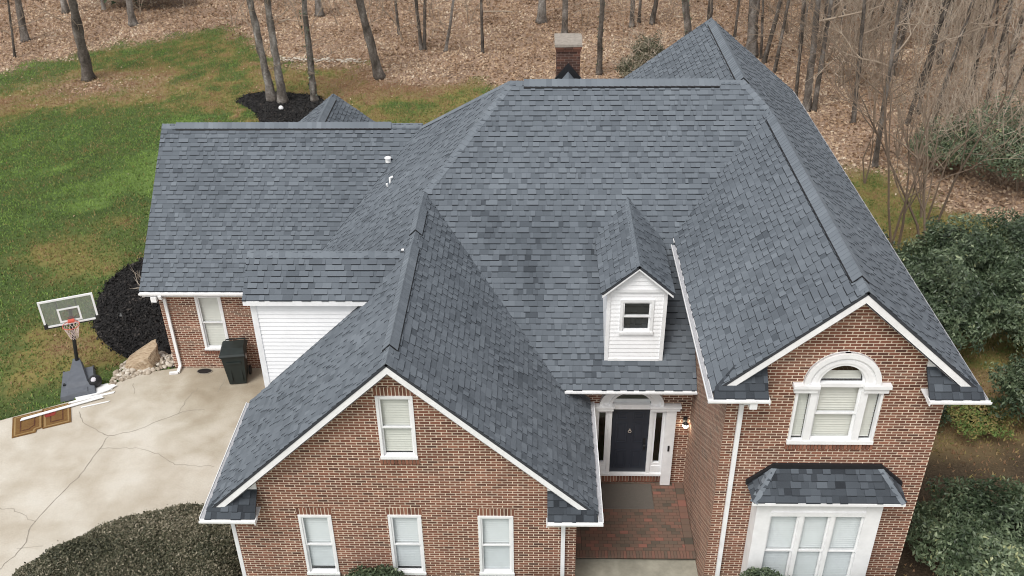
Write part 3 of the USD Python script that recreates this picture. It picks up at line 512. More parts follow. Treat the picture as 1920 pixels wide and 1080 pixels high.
# ---- lap siding
def siding(O, u, n, pg, holes=(), exp=.108, parent=None):
    O, u, n = A(O, float), A(u, float), A(n, float); hole = shapely.unary_union([*holes]) if holes else Polygon()
    field = pg.difference(hole); path = MB().sheet(field, O - n * .004, u, Zv, n).build('siding_wall', 'siding', H)
    x0, z0, x1, z1 = pg.bounds; k = 0
    while z0 + k * exp < z1:
        za = z0 + k * exp; k += 1
        s = field.intersection(sbox(x0 - 1, za, x1 + 1, za + exp - .001))
        for g in getattr(s, 'geoms', [s]):
            if g.geom_type != 'Polygon' or g.area < .002: continue
            m = trimesh.creation.extrude_polygon(g, 1.0, engine='earcut'); q = m.vertices
            h = .020 - .017 * np.clip((q[:, 1] - za) / exp, 0, 1)
            d = np.where(q[:, 2] > .5, h, -.003)
            f = m.faces if np.dot(np.cross(u, Zv), n) > 0 else m.faces[:, ::-1]
            MB().add(O + q[:, :1] * u + q[:, 1:2] * Zv + d[:, None] * n, f).build('siding_board', 'siding', path)
    return path
# side dormer over the garage
zd = lambda x: GZ + GS * (x - GX) + .03
siding((0, 3.33, 0), X, -Y, Polygon([(-3.20, zd(-3.20)), (-.75, 6.088), (-3.20, 6.09)]))
slab(-3.33, -3.20, 3.30, 3.35, 3.45, 6.09, 'corner_board', 'trim'); slab(-3.33, -3.30, 3.35, 5.0, 3.45, 6.09, 'corner_board', 'trim')
MB().add(A([(-3.31, 3.35, 3.4), (-3.31, 4.95, 3.4), (-3.31, 4.95, 6.1), (-3.31, 4.09, 6.8), (-3.31, 3.35, 6.1)]), [[0, 1, 2], [0, 2, 3], [0, 3, 4]]).build('siding_wall', 'siding', H)
DZ, DY = 6.857, 4.09
zD = lambda x, y: DZ - .754 * abs(y - DY)
xi = lambda z: GX - (GZ - z) / GS
roof_plane(Polygon([(-3.436, 3.174), (xi(6.17), 3.174), (xi(DZ), DY), (-3.436, DY)]), lambda x, y: DZ - .754 * (DY - y), (0, -1), score=1.2)
roof_plane(Polygon([(-3.436, DY), (xi(DZ), DY), (xi(6.17), 5.006), (-3.436, 5.006)]), lambda x, y: DZ - .754 * (y - DY), (0, 1))
caps((-3.436, DY, DZ), (xi(DZ) - .1, DY, DZ), dn(0, -1, .754), dn(0, 1, .754))
slab(-3.40, -.60, 3.19, 3.33, 6.07, 6.10, 'soffit'); slab(-3.43, -.62, 3.165, 3.19, 6.03, 6.145, 'fascia')
# front dormer on the main slope
FX, FZ = 5.255, 6.925
FW_ = (4.93, 5.58, 5.24, 6.03)
fh = sbox(4.90, 5.06, 5.65, 5.97)
siding((0, 3.57, 0), X, -Y, Polygon([(4.68, 4.32), (5.85, 4.32), (5.85, 6.19), (4.68, 6.19)]), [fh])
siding((0, 3.54, 0), X, -Y, Polygon([(4.58, 6.25), (5.93, 6.25), (FX, FZ - .07)]))
slab(4.595, 4.68, 3.535, 3.58, 4.305, 6.21, 'corner_board', 'trim'); slab(5.85, 5.935, 3.535, 3.58, 4.305, 6.21, 'corner_board', 'trim'); slab(4.55, 5.96, 3.51, 3.54, 6.18, 6.26, 'frieze_board', 'trim')
slab(4.682, 5.848, 3.525, 3.555, 4.30, 4.365, 'base_board', 'trim')
for x in (4.598, 5.932): MB().add(A([(x, 3.58, 4.32), (x, 5.9, 6.25), (x, 3.58, 6.25)]), [[0, 1, 2]]).build('siding_wall', 'siding', H)
zFa = lambda x, y: FZ - .88 * (FX - x); zFb = lambda x, y: FZ - .88 * (x - FX)
yb = lambda z: MY - (MZ - z) / MS
for s, zf in ((-1, zFa), (1, zFb)):
    xe = FX + s * .80; roof_plane(Polygon([(FX, 3.38), (xe, 3.38), (xe, yb(zf(xe, 0))), (FX, yb(FZ))]), zf, (s, 0), exp=.143, score=1.1)
    rake((FX, FZ - .02), (xe - s * .02, zf(xe, 0) - .02), 3.415, .06)
caps((FX, 3.38, FZ), (FX, yb(FZ) - .1, FZ), dn(-1, 0, .88), dn(1, 0, .88), wd=.12, exp=.12)

# ---- windows
def slats(x0, x1, z0, z1, y, pitch=.060, tilt=.024):
    """a venetian blind: tilted slats with a thin dark gap between them"""
    b = MB(); k = max(1, int((z1 - z0) / pitch)); pitch = (z1 - z0) / k
    for i in range(k):
        za = z1 - (i + 1) * pitch; b.add(A([(x0, y, za + .013), (x1, y, za + .013), (x1, y + tilt, za + pitch), (x0, y + tilt, za + pitch)]), [[0, 1, 2], [0, 2, 3]])
    return b
def window(x0, x1, z0, z1, y, fr=.055, blind='blind', drop=1.0, cover=.045, label=None, sashes=2, parent=None, sill=True):
    """double hung window in an opening; y: wall face. Frame, two sashes, two panes, a slatted blind."""
    b = MB(); f0, f1 = y - .022, y + .085
    b.box(x0, x0 + fr, f0, f1, z0, z1); b.box(x1 - fr, x1, f0, f1, z0, z1); b.box(x0 + fr, x1 - fr, f0, f1, z1 - fr, z1); b.box(x0 + fr, x1 - fr, f0, f1, z0, z0 + fr)
    if sill: b.box(x0 - .015, x1 + .015, y - .05, y - .0225, z0 - .005, z0 + .06)
    w = b.build('window', 'trim', parent or H, label=label)
    a, c, lo, hi = x0 + fr, x1 - fr, z0 + fr, z1 - fr; mid = (lo + hi) / 2; r = .036
    if sashes == 2:
        for za, zb, yy in ((mid - .018, hi, y + .0), (lo, mid + .018, y + .035)):
            s = MB(); s.box(a, a + r, yy, yy + .03, za, zb); s.box(c - r, c, yy, yy + .03, za, zb); s.box(a + r, c - r, yy, yy + .03, zb - r, zb); s.box(a + r, c - r, yy, yy + .03, za, za + r); s.build('sash', 'trim', w)
            MB().add(A([(a + r, yy + .015, za + r), (c - r, yy + .015, za + r), (c - r, yy + .015, zb - r), (a + r, yy + .015, zb - r)]), [[0, 1, 2], [0, 2, 3]]).build('pane', 'glass', w)
    else:
        MB().add(A([(a, y + .04, lo), (c, y + .04, lo), (c, y + .04, hi), (a, y + .04, hi)]), [[0, 1, 2], [0, 2, 3]]).build('pane', 'glass', w)
    if blind:
        zb = hi - (hi - lo) * drop; k = mid if blind == 'curtain' else zb
        slats(a, c, k, hi, y + .082).build('blind', blind, w)
        if k > zb: slats(a, c, zb, k, y + .085, .05, .02).build('blind', 'blind_reflect_tint', w)
    return w
window(*GW[0], 0, drop=.97); window(*GW[1], 0, blind='curtain', drop=.95); window(*GW[2], 0, blind='curtain', drop=.96); window(*GW[3], 0, blind='curtain')
window(*LW, 8.9, fr=.07)
window(4.90, 5.65, 5.06, 5.97, 3.55, fr=.065, blind=None, label='small dormer window with dark panes')
# palladian window
def arch_pts(cx, cz, r, ry, n=24): return [(cx + r * math.cos(t), cz + ry * math.sin(t)) for t in np.linspace(0, math.pi, n)]
y0 = .19
b = MB()
ring = lambda cx, cz, ro, ri, k=1.0: Polygon(arch_pts(cx, cz, ro, ro * k) + arch_pts(cx, cz, ri, ri * k)[::-1])
for ro, ri, d in ((.72, .43, .06), (.72, .62, .10), (.56, .49, .075)): b.poly(ring(8.81, 6.28, ro, ri), (0, y0, 0), X, Zv, -Y, -.06 if d == .06 else .02, d)
for xa, xb in ((7.90, 8.40), (9.22, 9.74)): b.box(xa, xb, y0 - .13, y0 + .06, 6.20, 6.275); b.box(xa + .03, xb - .03, y0 - .09, y0 + .05, 6.08, 6.20)
b.box(8.38, 9.24, y0 - .05, y0 + .05, 6.20, 6.28)
for xa, xb in ((7.985, 8.035), (8.27, 8.40), (9.22, 9.35), (9.595, 9.645)): b.box(xa, xb, y0 - .045, y0 + .06, 4.86, 6.20)
b.box(7.97, 9.66, y0 - .06, y0 + .06, 4.775, 4.86)
PW = b.build('palladian_window', 'trim', H)
fan = Polygon(arch_pts(8.81, 6.28, .43, .43)); 
MB().sheet(fan, (0, y0 + .04, 0), X, Zv, -Y).build('pane', 'glass', PW)
MB().poly(ring(8.81, 6.28, .44, .40), (0, y0, 0), X, Zv, -Y, -.05, -.01).build('fan_frame', 'trim', PW)
for xa, xb in ((8.035, 8.27), (9.35, 9.595)): MB().sheet(sbox(xa, 4.86, xb, 6.20), (0, y0 + .04, 0), X, Zv, -Y).build('pane', 'glass', PW); slats(xa, xb, 4.86, 6.2, y0 + .09).build('blind', 'blind', PW)
for za, zb, yy in ((5.50, 6.20, y0 + .0), (4.86, 5.55, y0 + .03)):
    s = MB(); s.box(8.40, 8.445, yy, yy + .03, za, zb); s.box(9.175, 9.22, yy, yy + .03, za, zb); s.box(8.445, 9.175, yy, yy + .03, zb - .05, zb); s.box(8.445, 9.175, yy, yy + .03, za, za + .045); s.build('sash', 'trim', PW)
    MB().sheet(sbox(8.445, za + .04, 9.175, zb - .04), (0, yy + .015, 0), X, Zv, -Y).build('pane', 'glass', PW)
slats(8.40, 9.22, 4.86, 6.20, y0 + .09).build('blind', 'blind', PW); slats(8.42, 9.20, 6.28, 6.47, y0 + .10).build('blind', 'blind', PW)
# box bay below
b = MB(); by = -.22
b.box(7.50, 7.80, by, .18, .5, 3.62); b.box(9.70, 10.02, by, .18, .5, 3.62); b.box(7.80, 9.70, by + .02, .18, 3.18, 3.62); b.box(7.80, 9.70, by - .012, by + .02, 3.17, 3.28); b.box(7.80, 9.70, by + .02, .18, .5, 1.0)
b.box(7.47, 10.05, by - .03, .17, 3.62, 3.66)
for xa, xb in ((8.39, 8.48), (9.02, 9.11)): b.box(xa, xb, by + .005, by + .12, 1.0, 3.18)
BW = b.build('bay_window', 'trim', H)
for xa, xb in ((7.80, 8.39), (8.48, 9.02), (9.11, 9.70)):
    for za, zb, yy in ((2.10, 3.18, by + .045), (1.0, 2.15, by + .08)):
        s = MB(); s.box(xa, xa + .035, yy, yy + .03, za, zb); s.box(xb - .035, xb, yy, yy + .03, za, zb); s.box(xa + .035, xb - .035, yy, yy + .03, zb - .04, zb); s.box(xa + .035, xb - .035, yy, yy + .03, za, za + .045); s.build('sash', 'trim', BW)
        MB().sheet(sbox(xa + .03, za + .04, xb - .03, zb - .035), (0, yy + .015, 0), X, Zv, -Y).build('pane', 'glass', BW)
    slats(xa, xb, 2.13, 3.18, by + .13).build('blind', 'curtain', BW); slats(xa, xb, 1.0 + .12 * (xa > 9), 2.13, by + .13, .05, .02).build('blind', 'blind_reflect_tint', BW)
# bay roof: small hip with black flashing against the wall
bz, bt, ye = 3.70, 4.17, -.38
F3 = [(7.36, ye, bz), (10.34, ye, bz), (9.94, .175, bt), (7.80, .175, bt)]
sl = (bt - bz) / (.175 - ye)
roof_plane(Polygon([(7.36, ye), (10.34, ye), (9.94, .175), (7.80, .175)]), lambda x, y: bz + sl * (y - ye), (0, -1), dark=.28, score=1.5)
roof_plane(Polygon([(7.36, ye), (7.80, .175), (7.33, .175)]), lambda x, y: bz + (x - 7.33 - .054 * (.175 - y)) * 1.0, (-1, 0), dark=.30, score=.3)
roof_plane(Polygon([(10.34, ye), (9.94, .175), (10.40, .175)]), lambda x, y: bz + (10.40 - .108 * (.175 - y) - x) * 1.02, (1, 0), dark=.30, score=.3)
for p, q in [((7.80, .17, bt), (7.36, ye, bz)), ((9.94, .17, bt), (10.34, ye, bz))]: 
    o = hipdirs(p, q, A([-1., 0, -.9]) if p[0] < 8.8 else A([1., 0, -.9]), A([0, -1., -sl])); caps(A(q), A(p), *o, wd=.09)
b = MB(); b.box(7.78, 9.96, .12, .186, bt - .03, bt + .07)
for xa, za, xb, zb in ((7.30, 3.69, 7.80, bt + .02), (10.44, 3.69, 9.94, bt + .02)): b.poly(Polygon([(xa, za), (xb, zb - .05), (xb, zb + .05), (xa, za + .10)]), (0, .186, 0), X, Zv, -Y, 0, .07)
b.build('flashing', 'black_flashing', H)
MB().box(7.36, 10.34, ye + .01, .17, bz - .05, bz - .02).build('soffit', 'trim', H); MB().box(7.34, 10.36, ye - .02, ye + .01, bz - .075, bz - .012).build('fascia', 'trim', H)

# ---- front entrance
yD = 3.5; cx = 5.293
b = MB()
b.box(4.22, 4.47, yD - .12, yD + .05, .86, 2.96); b.box(6.12, 6.36, yD - .12, yD + .05, .57, 2.96)       # pilasters
b.box(4.16, 4.86, yD - .16, yD + .05, 2.96, 3.06); b.box(5.74, 6.43, yD - .16, yD + .05, 2.96, 3.06); b.box(4.13, 4.88, yD - .19, yD - .01, 3.06, 3.085); b.box(5.72, 6.46, yD - .19, yD - .01, 3.06, 3.085)
b.box(4.86, 5.74, yD - .06, yD + .05, 2.94, 3.08)
for xa, xb in ((4.76, 4.843), (5.743, 5.83)): b.box(xa, xb, yD - .06, yD + .06, .90, 2.96)
for xa, xb in ((4.47, 4.76), (5.83, 6.12)):
    g0 = (xa + xb) / 2 - .078; b.box(xa, g0, yD - .03, yD + .05, .90, 2.96); b.box(g0 + .156, xb, yD - .03, yD + .05, .90, 2.96); b.box(g0, g0 + .156, yD - .03, yD + .05, .90, 1.22); b.box(g0, g0 + .156, yD - .03, yD + .05, 2.82, 2.96)
    b.box(xa + .04, xb - .04, yD - .045, yD - .03, .96, 1.14)
b.box(4.47, 6.12, yD - .09, yD + .05, .84, .90)
for ro, ri, d in ((.76, .46, .08), (.76, .68, .12), (.54, .48, .10)): b.poly(ring(cx, 3.085, ro, ri, .80), (0, yD, 0), X, Zv, -Y, -.05 if d == .08 else .03, d)
DS = b.build('door_surround', 'trim', H)
MB().sheet(Polygon(arch_pts(cx, 3.085, .46, .368)), (0, yD + .03, 0), X, Zv, -Y).build('fanlight_pane', 'glass', DS)
MB().box(4.86, 5.74, yD + .04, yD + .06, 3.08, 3.17).build('fanlight_rail', 'trim', DS)
for xa, xb in ((4.47, 4.76), (5.83, 6.12)): MB().sheet(sbox((xa + xb) / 2 - .078, 1.22, (xa + xb) / 2 + .078, 2.82), (0, yD + .02, 0), X, Zv, -Y).build('sidelight_pane', 'glass', DS)
b = MB(); b.box(4.843, 5.743, yD + .0, yD + .045, .90, 2.94)
for xa, xb in ((4.96, 5.23), (5.355, 5.625)):
    for za, zb in ((2.60, 2.80), (1.86, 2.50), (1.05, 1.62)):
        b.poly(sbox(xa, za, xb, zb).difference(sbox(xa + .035, za + .035, xb - .035, zb - .035)), (0, yD, 0), X, Zv, -Y, -.002, .010); b.box(xa + .06, xb - .06, yD - .008, yD + .002, za + .06, zb - .06)
DR = b.build('front_door', 'door_paint', H)
b = MB(); b.tm(trimesh.creation.icosphere(2, .035)); b.v[-1] = b.v[-1] + A([5.66, yD - .05, 1.80]); b.box(5.635, 5.685, yD - .015, yD, 1.62, 2.0); b.build('handle', 'black_metal', DR)
b = MB(); b.tm(trimesh.creation.torus(.035, .01)); b.v[-1] = b.v[-1][:, [0, 2, 1]] + A([5.29, yD - .02, 2.22]); b.box(5.27, 5.31, yD - .02, yD, 2.24, 2.29); b.build('knocker', 'chimney_cap', DR)
MB().box(6.22, 6.265, yD - .145, yD - .12, 1.70, 1.86).build('doorbell', 'black_metal', DS)
# porch floor of brick pavers
pb = MB(); pb.box(3.889, 6.702, 1.13, 3.49, .0, .545); porch = pb.build('porch', 'paver_joint', H)
rows = []
PV = []
def paver(x0, x1, y0_, y1, t, h=.56): PV.append((x0 + .004, x1 - .004, y0_ + .004, y1 - .004, .53, h + RNG.normal(0, .0015), t))
k = 0; y = 1.235
while y < 3.47:
    x = 4.09 - (k % 2) * .1016
    while x < 6.49:
        xa, xb = max(x, 4.09), min(x + .2032, 6.49); x += .2032
        if xb - xa > .03: paver(xa, xb, y, min(y + .1016, 3.488), float(np.clip(RNG.normal(.5, .22), 0, 1)))
    y += .1016; k += 1
for i in range(39): paver(3.892 + i * .0721, 3.892 + (i + 1) * .0721, 1.02, 1.232, float(np.clip(RNG.normal(.55, .15), 0, 1)))
for i in range(11):
    for xa, xb in ((3.892, 4.088), (6.492, 6.70)): paver(xa, xb, 1.237 + i * .2045, 1.237 + (i + 1) * .2045, float(np.clip(RNG.normal(.5, .2), 0, 1)))
for i in range(14): PV.append((3.892 + i * .2006, 3.892 + (i + 1) * .2006 - .008, 1.115, 1.14, .425, .525, float(RNG.normal(.4, .12))))
PV.sort(key=lambda q: -pix_area(A([(q[0], q[2], q[5]), (q[1], q[2], q[5]), (q[1], q[3], q[5]), (q[0], q[3], q[5])])))
b = MB()
for k, q in enumerate(PV):
    if k < 299: MB().box(*q).build('paver', 'paver', porch)
    else: b.box(*q)
if b.n: b.build('pavers', 'paver', porch, kind='stuff')

# ---- downspouts
def downspout(pts, w=.085, d=.065, bands=()):
    b = MB()
    for p, q in zip(pts[:-1], pts[1:]): b.bar(p, q, w, d, upv=(0, -1, 0.02) if abs(q[2] - p[2]) > .3 * abs(q[1] - p[1]) else (0, 0, 1))
    return b.build('downspout', 'trim', H)
downspout([(6.98, -.16, 6.15), (6.98, -.14, 6.02), (6.98, .13, 5.80), (6.99, .13, .3)]); slab(7.02, 7.16, -.30, -.12, 6.00, 6.14, 'gutter_outlet', 'trim')
downspout([(3.60, -.36, 3.11), (3.60, -.33, 3.02), (3.60, -.055, 2.80), (3.60, -.055, .2)])
downspout([(-3.40, -.2, 3.05), (-3.39, .05, 2.8), (-3.39, .05, .05)])
downspout([(-7.74, 8.45, 2.90), (-7.74, 8.50, 2.78), (-7.80, 8.85, 2.60), (-7.80, 8.85, .14), (-7.80, 8.60, .07), (-8.05, 8.55, .07)])
slab(-8.02, -7.86, 8.46, 8.56, 2.68, 2.84, 'gutter_outlet', 'trim')
slab(6.30, 6.36, 5.62, 5.80, 6.24, 6.27, 'kickout_flashing', 'trim')

# ---- chimney
b = MB(); b.box(3.56, 4.17, 10.40, 11.25, 7.0, 9.47); CH = b.build('chimney', 'mortar_dark', H)
def chim_face(O, u, n, w, za, zb):
    r0 = int(za / BC)
    for r in range(r0, int(zb / BC)):
        x = -(r % 2) * BL / 2
        while x < w:
            xa, xb = max(x + .004, 0), min(x + BL - .004, w); x += BL
            if xb - xa > .03: add_brick(CH, sbox(xa, r * BC + .004, xb, (r + 1) * BC - .004), O, u, n, float(np.clip(brick_tone() - .36, 0, 1)), .006)
chim_face((3.56, 10.40, 0), X, -Y, .61, 7.6, 9.41); chim_face((4.17, 10.40, 0), Y, X, .85, 7.6, 9.41); chim_face((3.56, 10.40, 0), Y, -X, .85, 7.6, 9.41)
for i, o in enumerate((.03, .05)):
    za = 9.345 + i * .0677
    for k in range(3):
        w = (.61 + 2 * o) / 3
        MB().box(3.56 - o + k * w + .003, 3.56 - o + (k + 1) * w - .003, 10.40 - o, 10.50, za + .003, za + .065, brick_tone() * .7).build('corbel_brick', 'brick', CH)
    MB().box(4.10, 4.17 + o, 10.505, 11.25 + o, za + .003, za + .065, .35).build('corbel_brick', 'brick', CH); MB().box(3.56 - o, 3.63, 10.505, 11.25 + o, za + .003, za + .065, .35).build('corbel_brick', 'brick', CH)
cc = trimesh.creation.box((.73, .97, .07)); cc = cc.subdivide().subdivide(); cc.vertices += A([3.865, 10.825, 9.515]); cc.vertices += (meshkit.noise(cc.vertices * 9, 4)[:, None] - .5) * A([.02, .02, .012])
MB().tm(cc).build('chimney_crown', 'chimney_cap', CH)
b = MB()
for s in (-1, 1): b.poly(Polygon([(3.865, 9.04), (3.865 + s * .36, 8.62), (3.865 + s * .36, 8.30), (3.865, 8.80)]), (0, 10.36, 0), X, Zv, -Y, -.035, .03)
b.build('chimney_flashing', 'black_flashing', CH)
MB().add(A([(3.865, 10.35, 8.82), (3.865, 9.2, 8.86), (3.45, 10.35, 8.32), (4.28, 10.35, 8.32)]), [[0, 1, 2], [0, 3, 1]], .5).build('cricket', 'shingle', H)

# ---- roof vents
def rvent(x, y, z, r, h, name):
    b = MB(); b.tm(trimesh.creation.cylinder(r, h, sections=20)); b.v[-1] = b.v[-1] + A([x, y, z + h / 2 - .02]); c = trimesh.creation.icosphere(2, r * 1.25); c.vertices *= A([1, 1, .45]); b.tm(c); b.v[-1] = b.v[-1] + A([x, y, z + h - .03]); b.build(name, 'white_plastic', H, smooth=40)
rvent(-1.387, 11.7, 5.60, .085, .14, 'vent_cap')
b = MB(); b.tube([(-1.08, 9.93, 5.72), (-1.08, 9.93, 5.90), (-1.0, 9.95, 5.93)], .035, 10); b.tube([(-1.13, 9.75, 5.72), (-1.15, 9.72, 5.82)], .03, 8); b.build('vent_pipe', 'white_plastic', H, smooth=40)
MB().box(-.0, .06, 4.2, 4.26, 6.83, 6.86).build('flashing_tab', 'white_plastic', H)
# ---- wall lamp
b = MB(); b.box(6.55, 6.65, yD - .02, yD, 2.42, 2.68); b.tube([(6.6, yD - .02, 2.62), (6.6, yD - .10, 2.70), (6.6, yD - .12, 2.64)], .014, 8); c = trimesh.creation.cone(.075, .09, sections=16); c.vertices += A([6.6, yD - .12, 2.55]); b.tm(c); LP = b.build('wall_lamp', 'black_metal', H)
b = MB(); c = trimesh.creation.icosphere(2, .07); c.vertices += A([6.6, yD - .12, 2.50]); b.tm(c); b.build('bulb', 'bulb', LP, smooth=True)

# ---- emit bricks, shingles and caps: the 300 that show largest singly, the rest joined
def emit(items, name, rest, m, limit=300):
    items.sort(key=lambda q: -q[0])
    for s, parent, v, f, t in items[:limit]: MB().add(v, f, t).build(name, m, parent)
    b = MB()
    for s, parent, v, f, t in items[limit:]: b.add(v, f, t)
    if b.n: b.build(rest, m, H, kind='stuff')
emit(BR, 'brick', 'bricks', 'brick'); emit(SH, 'shingle', 'shingles', 'shingle')
emit([(s, H, v, f, t) for s, v, f, t in CAPS], 'ridge_cap', 'ridge_caps', 'shingle', 299)
# ---------------------------------------------------------------- vegetation
def quads(b, c, u, w, t, fold=0.0):
    """leaf quads: centres c, half vectors u and w, one tone each; folded along w when asked"""
    n = len(c)
    if fold:
        nn = np.cross(u, w); nn /= np.maximum(np.linalg.norm(nn, axis=1, keepdims=True), 1e-9); lift = nn * np.linalg.norm(u, axis=1, keepdims=True) * fold
        v = np.stack([c - w, c + u * .9 + lift, c + w, c - u * .9 + lift], 1)
    else: v = np.stack([c - w, c + u, c + w, c - u], 1)
    i = np.arange(n)[:, None] * 4
    b.add(v.reshape(-1, 3), np.concatenate([i + [0, 1, 2], i + [0, 2, 3]], 1).reshape(-1, 3), np.repeat(t, 4))
def rnd_frames(n, flat=.0):
    d = RNG.normal(size=(n, 3)); d[:, 2] *= (1 - flat); d /= np.linalg.norm(d, axis=1, keepdims=True)
    e = RNG.normal(size=(n, 3)); e[:, 2] *= (1 - flat); e -= d * np.sum(e * d, 1, keepdims=True); e /= np.linalg.norm(e, axis=1, keepdims=True); return d, e
HOUSE = shapely.union_all([sbox(-8.1, 8.8, 5.3, 16.5), sbox(-3.4, -.1, 3.95, 9), sbox(3.8, 1, 10.9, 15.6), sbox(6.7, .1, 10.9, 3), sbox(3.8, -9, 6.75, 3)])
NOGROW = shapely.union_all([HOUSE, DRIVE, MULCH1, MULCH2])
def in_view(p, m=60):
    d = p - CAM; z = d @ FW; x = 960 + FPX * (d @ RT) / z; y = 540 - FPX * (d @ UP) / z; return (z > 1) & (x > -m) & (x < 1920 + m) & (y > -m) & (y < 1080 + m)
def view_points(n, x0, x1, y0, y1):
    x = RNG.uniform(x0, x1, n); y = RNG.uniform(y0, y1, n); p = np.stack([x, y, ground_z(x, y)], 1); p = p[in_view(p)]
    shapely.prepare(NOGROW); return p[~shapely.contains_xy(NOGROW, p[:, 0], p[:, 1])]
# grass: short blades in tufts
p = view_points(520000, -40, 30, -3, 48); lw, gn = masks(p[:, 0], p[:, 1]); keep = RNG.random(len(p)) < lw * .9 * (1 - .88 * soil(p[:, 0], p[:, 1]))
p, gn = p[keep], gn[keep]; n = len(p); b = MB(); tuf = meshkit.fbm(p * A([2.6, 1.9, 0]), 3, 17) - .5
near = np.clip(1.25 - np.linalg.norm(p - CAM, axis=1) / 70, .5, 1)
for k in range(2):
    a = RNG.uniform(0, 6.283, n); h = RNG.uniform(.04, .10, n); w = RNG.uniform(.012, .028, n) * (1.6 - near * .6); ln = RNG.normal(0, .03, (n, 2)); o = RNG.normal(0, .03, (n, 2))
    c = np.concatenate([p[:, :2] + o, p[:, 2:]], 1); sx = np.stack([np.cos(a), np.sin(a), 0 * a], 1) * w[:, None]
    top = c + np.concatenate([ln, h[:, None]], 1); v = np.stack([c - sx, c + sx, top], 1).reshape(-1, 3)
    b.add(v, np.arange(3 * n).reshape(-1, 3), np.repeat(np.clip(gn + .85 * tuf + RNG.normal(0, .13, n) + RNG.choice([0, -.35, .2], n, p=[.82, .1, .08]), 0, 1), 3))
b.build('grass', 'grass', kind='stuff', label='short winter lawn, green beside the driveway and tan near the woods', cat='grass')
# leaf litter
p = view_points(430000, -42, 42, 10, 62); lw, gn = masks(p[:, 0], p[:, 1]); keep = RNG.random(len(p)) < np.clip((1 - lw) * .62 + .10 * np.clip(.55 - gn, 0, 1) * lw + .001 + .03 * soil(p[:, 0], p[:, 1]), 0, 1); p = p[keep]; n = len(p)
d, e = rnd_frames(n, .62); s = RNG.uniform(.035, .09, n)[:, None] * np.where(lw[keep] > .6, .55, 1)[:, None]; p[:, 2] += RNG.uniform(.015, .07, n)
tn = np.clip(RNG.normal(.52, .2, n) + .8 * (meshkit.fbm(p * .45, 4, 9) - .5) + .12 * sstep(-10, 6, p[:, 0]) * sstep(46, 36, p[:, 1]), 0, 1)
b = MB(); quads(b, p, d * s, e * s * 1.25, tn, .35); b.build('fallen_leaves', 'leaf_dead', kind='stuff', label='tan fallen leaves covering the floor of the bare woods', cat='leaves')
# mulch chips, river stones
b = MB()
for pg, n, zz0 in ((MULCH1, 9000, .03), (MULCH2, 6000, .06)):
    x0, y0_, x1, y1 = pg.buffer(.1).bounds; x, y = RNG.uniform(x0, x1, n), RNG.uniform(y0_, y1, n); k = shapely.contains_xy(pg.buffer(.10), x, y) & (RNG.random(n) < np.where(shapely.contains_xy(pg, x, y), 1, .45)); c = np.stack([x[k], y[k], np.full(k.sum(), zz0)], 1) + A([0, 0, 1]) * RNG.uniform(0, .035, (k.sum(), 1))
    d, e = rnd_frames(len(c), .4); s = RNG.uniform(.012, .04, len(c))[:, None]; quads(b, c, d * s, e * s * 2, np.clip(RNG.normal(.5, .25, len(c)), 0, 1))
b.build('mulch_chips', 'mulch', kind='stuff', label='black shredded mulch chips over both planting beds', cat='mulch')
STONES = Polygon([(-9.72, 8.0), (-9.75, 8.75), (-9.6, 9.35), (-9.2, 9.75), (-8.66, 9.7), (-8.15, 9.5), (-8.05, 8.95), (-8.44, 8.72), (-9.01, 8.5)])
b = MB(); ico = trimesh.creation.icosphere(1); k = 0
while k < 420:
    x, y = RNG.uniform(-9.9, -7.9), RNG.uniform(7.9, 9.8)
    if not STONES.contains(Point(x, y)): continue
    k += 1; r = RNG.uniform(.035, .10); v = ico.vertices * (1 + .25 * RNG.normal(size=(42, 1)) * .4) * A([1, RNG.uniform(.6, 1), RNG.uniform(.45, .75)]) * r
    a = RNG.uniform(0, 6.28); R2 = A([[math.cos(a), -math.sin(a), 0], [math.sin(a), math.cos(a), 0], [0, 0, 1]]); b.add(v @ R2.T + A([x, y, .03 + RNG.uniform(0, .10) * (1 if STONES.exterior.distance(Point(x, y)) > .2 else .2)]), ico.faces, float(np.clip(RNG.normal(.55, .25), 0, 1)))
b.build('river_stones', 'stone', kind='stuff', smooth=True, label='heap of pale river stones around the boulder beside the driveway', cat='stones')
bo = trimesh.PointCloud(A([(-.62, -.30, 0), (-.30, -.52, 0), (.30, -.42, 0), (.52, .0, 0), (.40, .35, 0), (-.45, .25, 0), (-.60, -.15, .22), (-.28, -.44, .26), (.22, -.34, .44), (.50, .10, .62), (.42, .36, .70), (.28, .42, .62), (-.1, .22, .46), (-.5, .18, .26)])).convex_hull
for _ in range(4): bo = bo.subdivide()
bv = trimesh.smoothing.filter_taubin(bo.copy(), iterations=6).vertices; bv = bv + .05 * (meshkit.fbm(bv * 5, 3, 5)[:, None] - .5) + .05 * (meshkit.noise(np.stack([bv @ A([.3, 1, .6]) * 9, bv[:, 0] * 1.5, bv[:, 2]], -1), 3)[:, None] - .5)
p = thing('boulder', 'tan layered boulder lying among the pale river stones', 'boulder', (-8.98, 9.10, .05), 10); b = MB(); b.add(bv * .88, bo.faces); b.build('rock', 'boulder', p, smooth=True)
b = MB()
for k in range(90):
    t = k / 90; x = -11.6 + 5.2 * t + RNG.normal(0, .05); y = 37.5 - .4 * t + RNG.normal(0, .16); r = RNG.uniform(.04, .09); b.add(ico.vertices * A([1.3, 1, .5]) * r + A([x, y, .08]), ico.faces, float(np.clip(RNG.normal(.6, .2), 0, 1)))
b.build('edging_stones', 'stone', kind='stuff', label='pale stone edging where the lawn meets the woods', cat='stones')

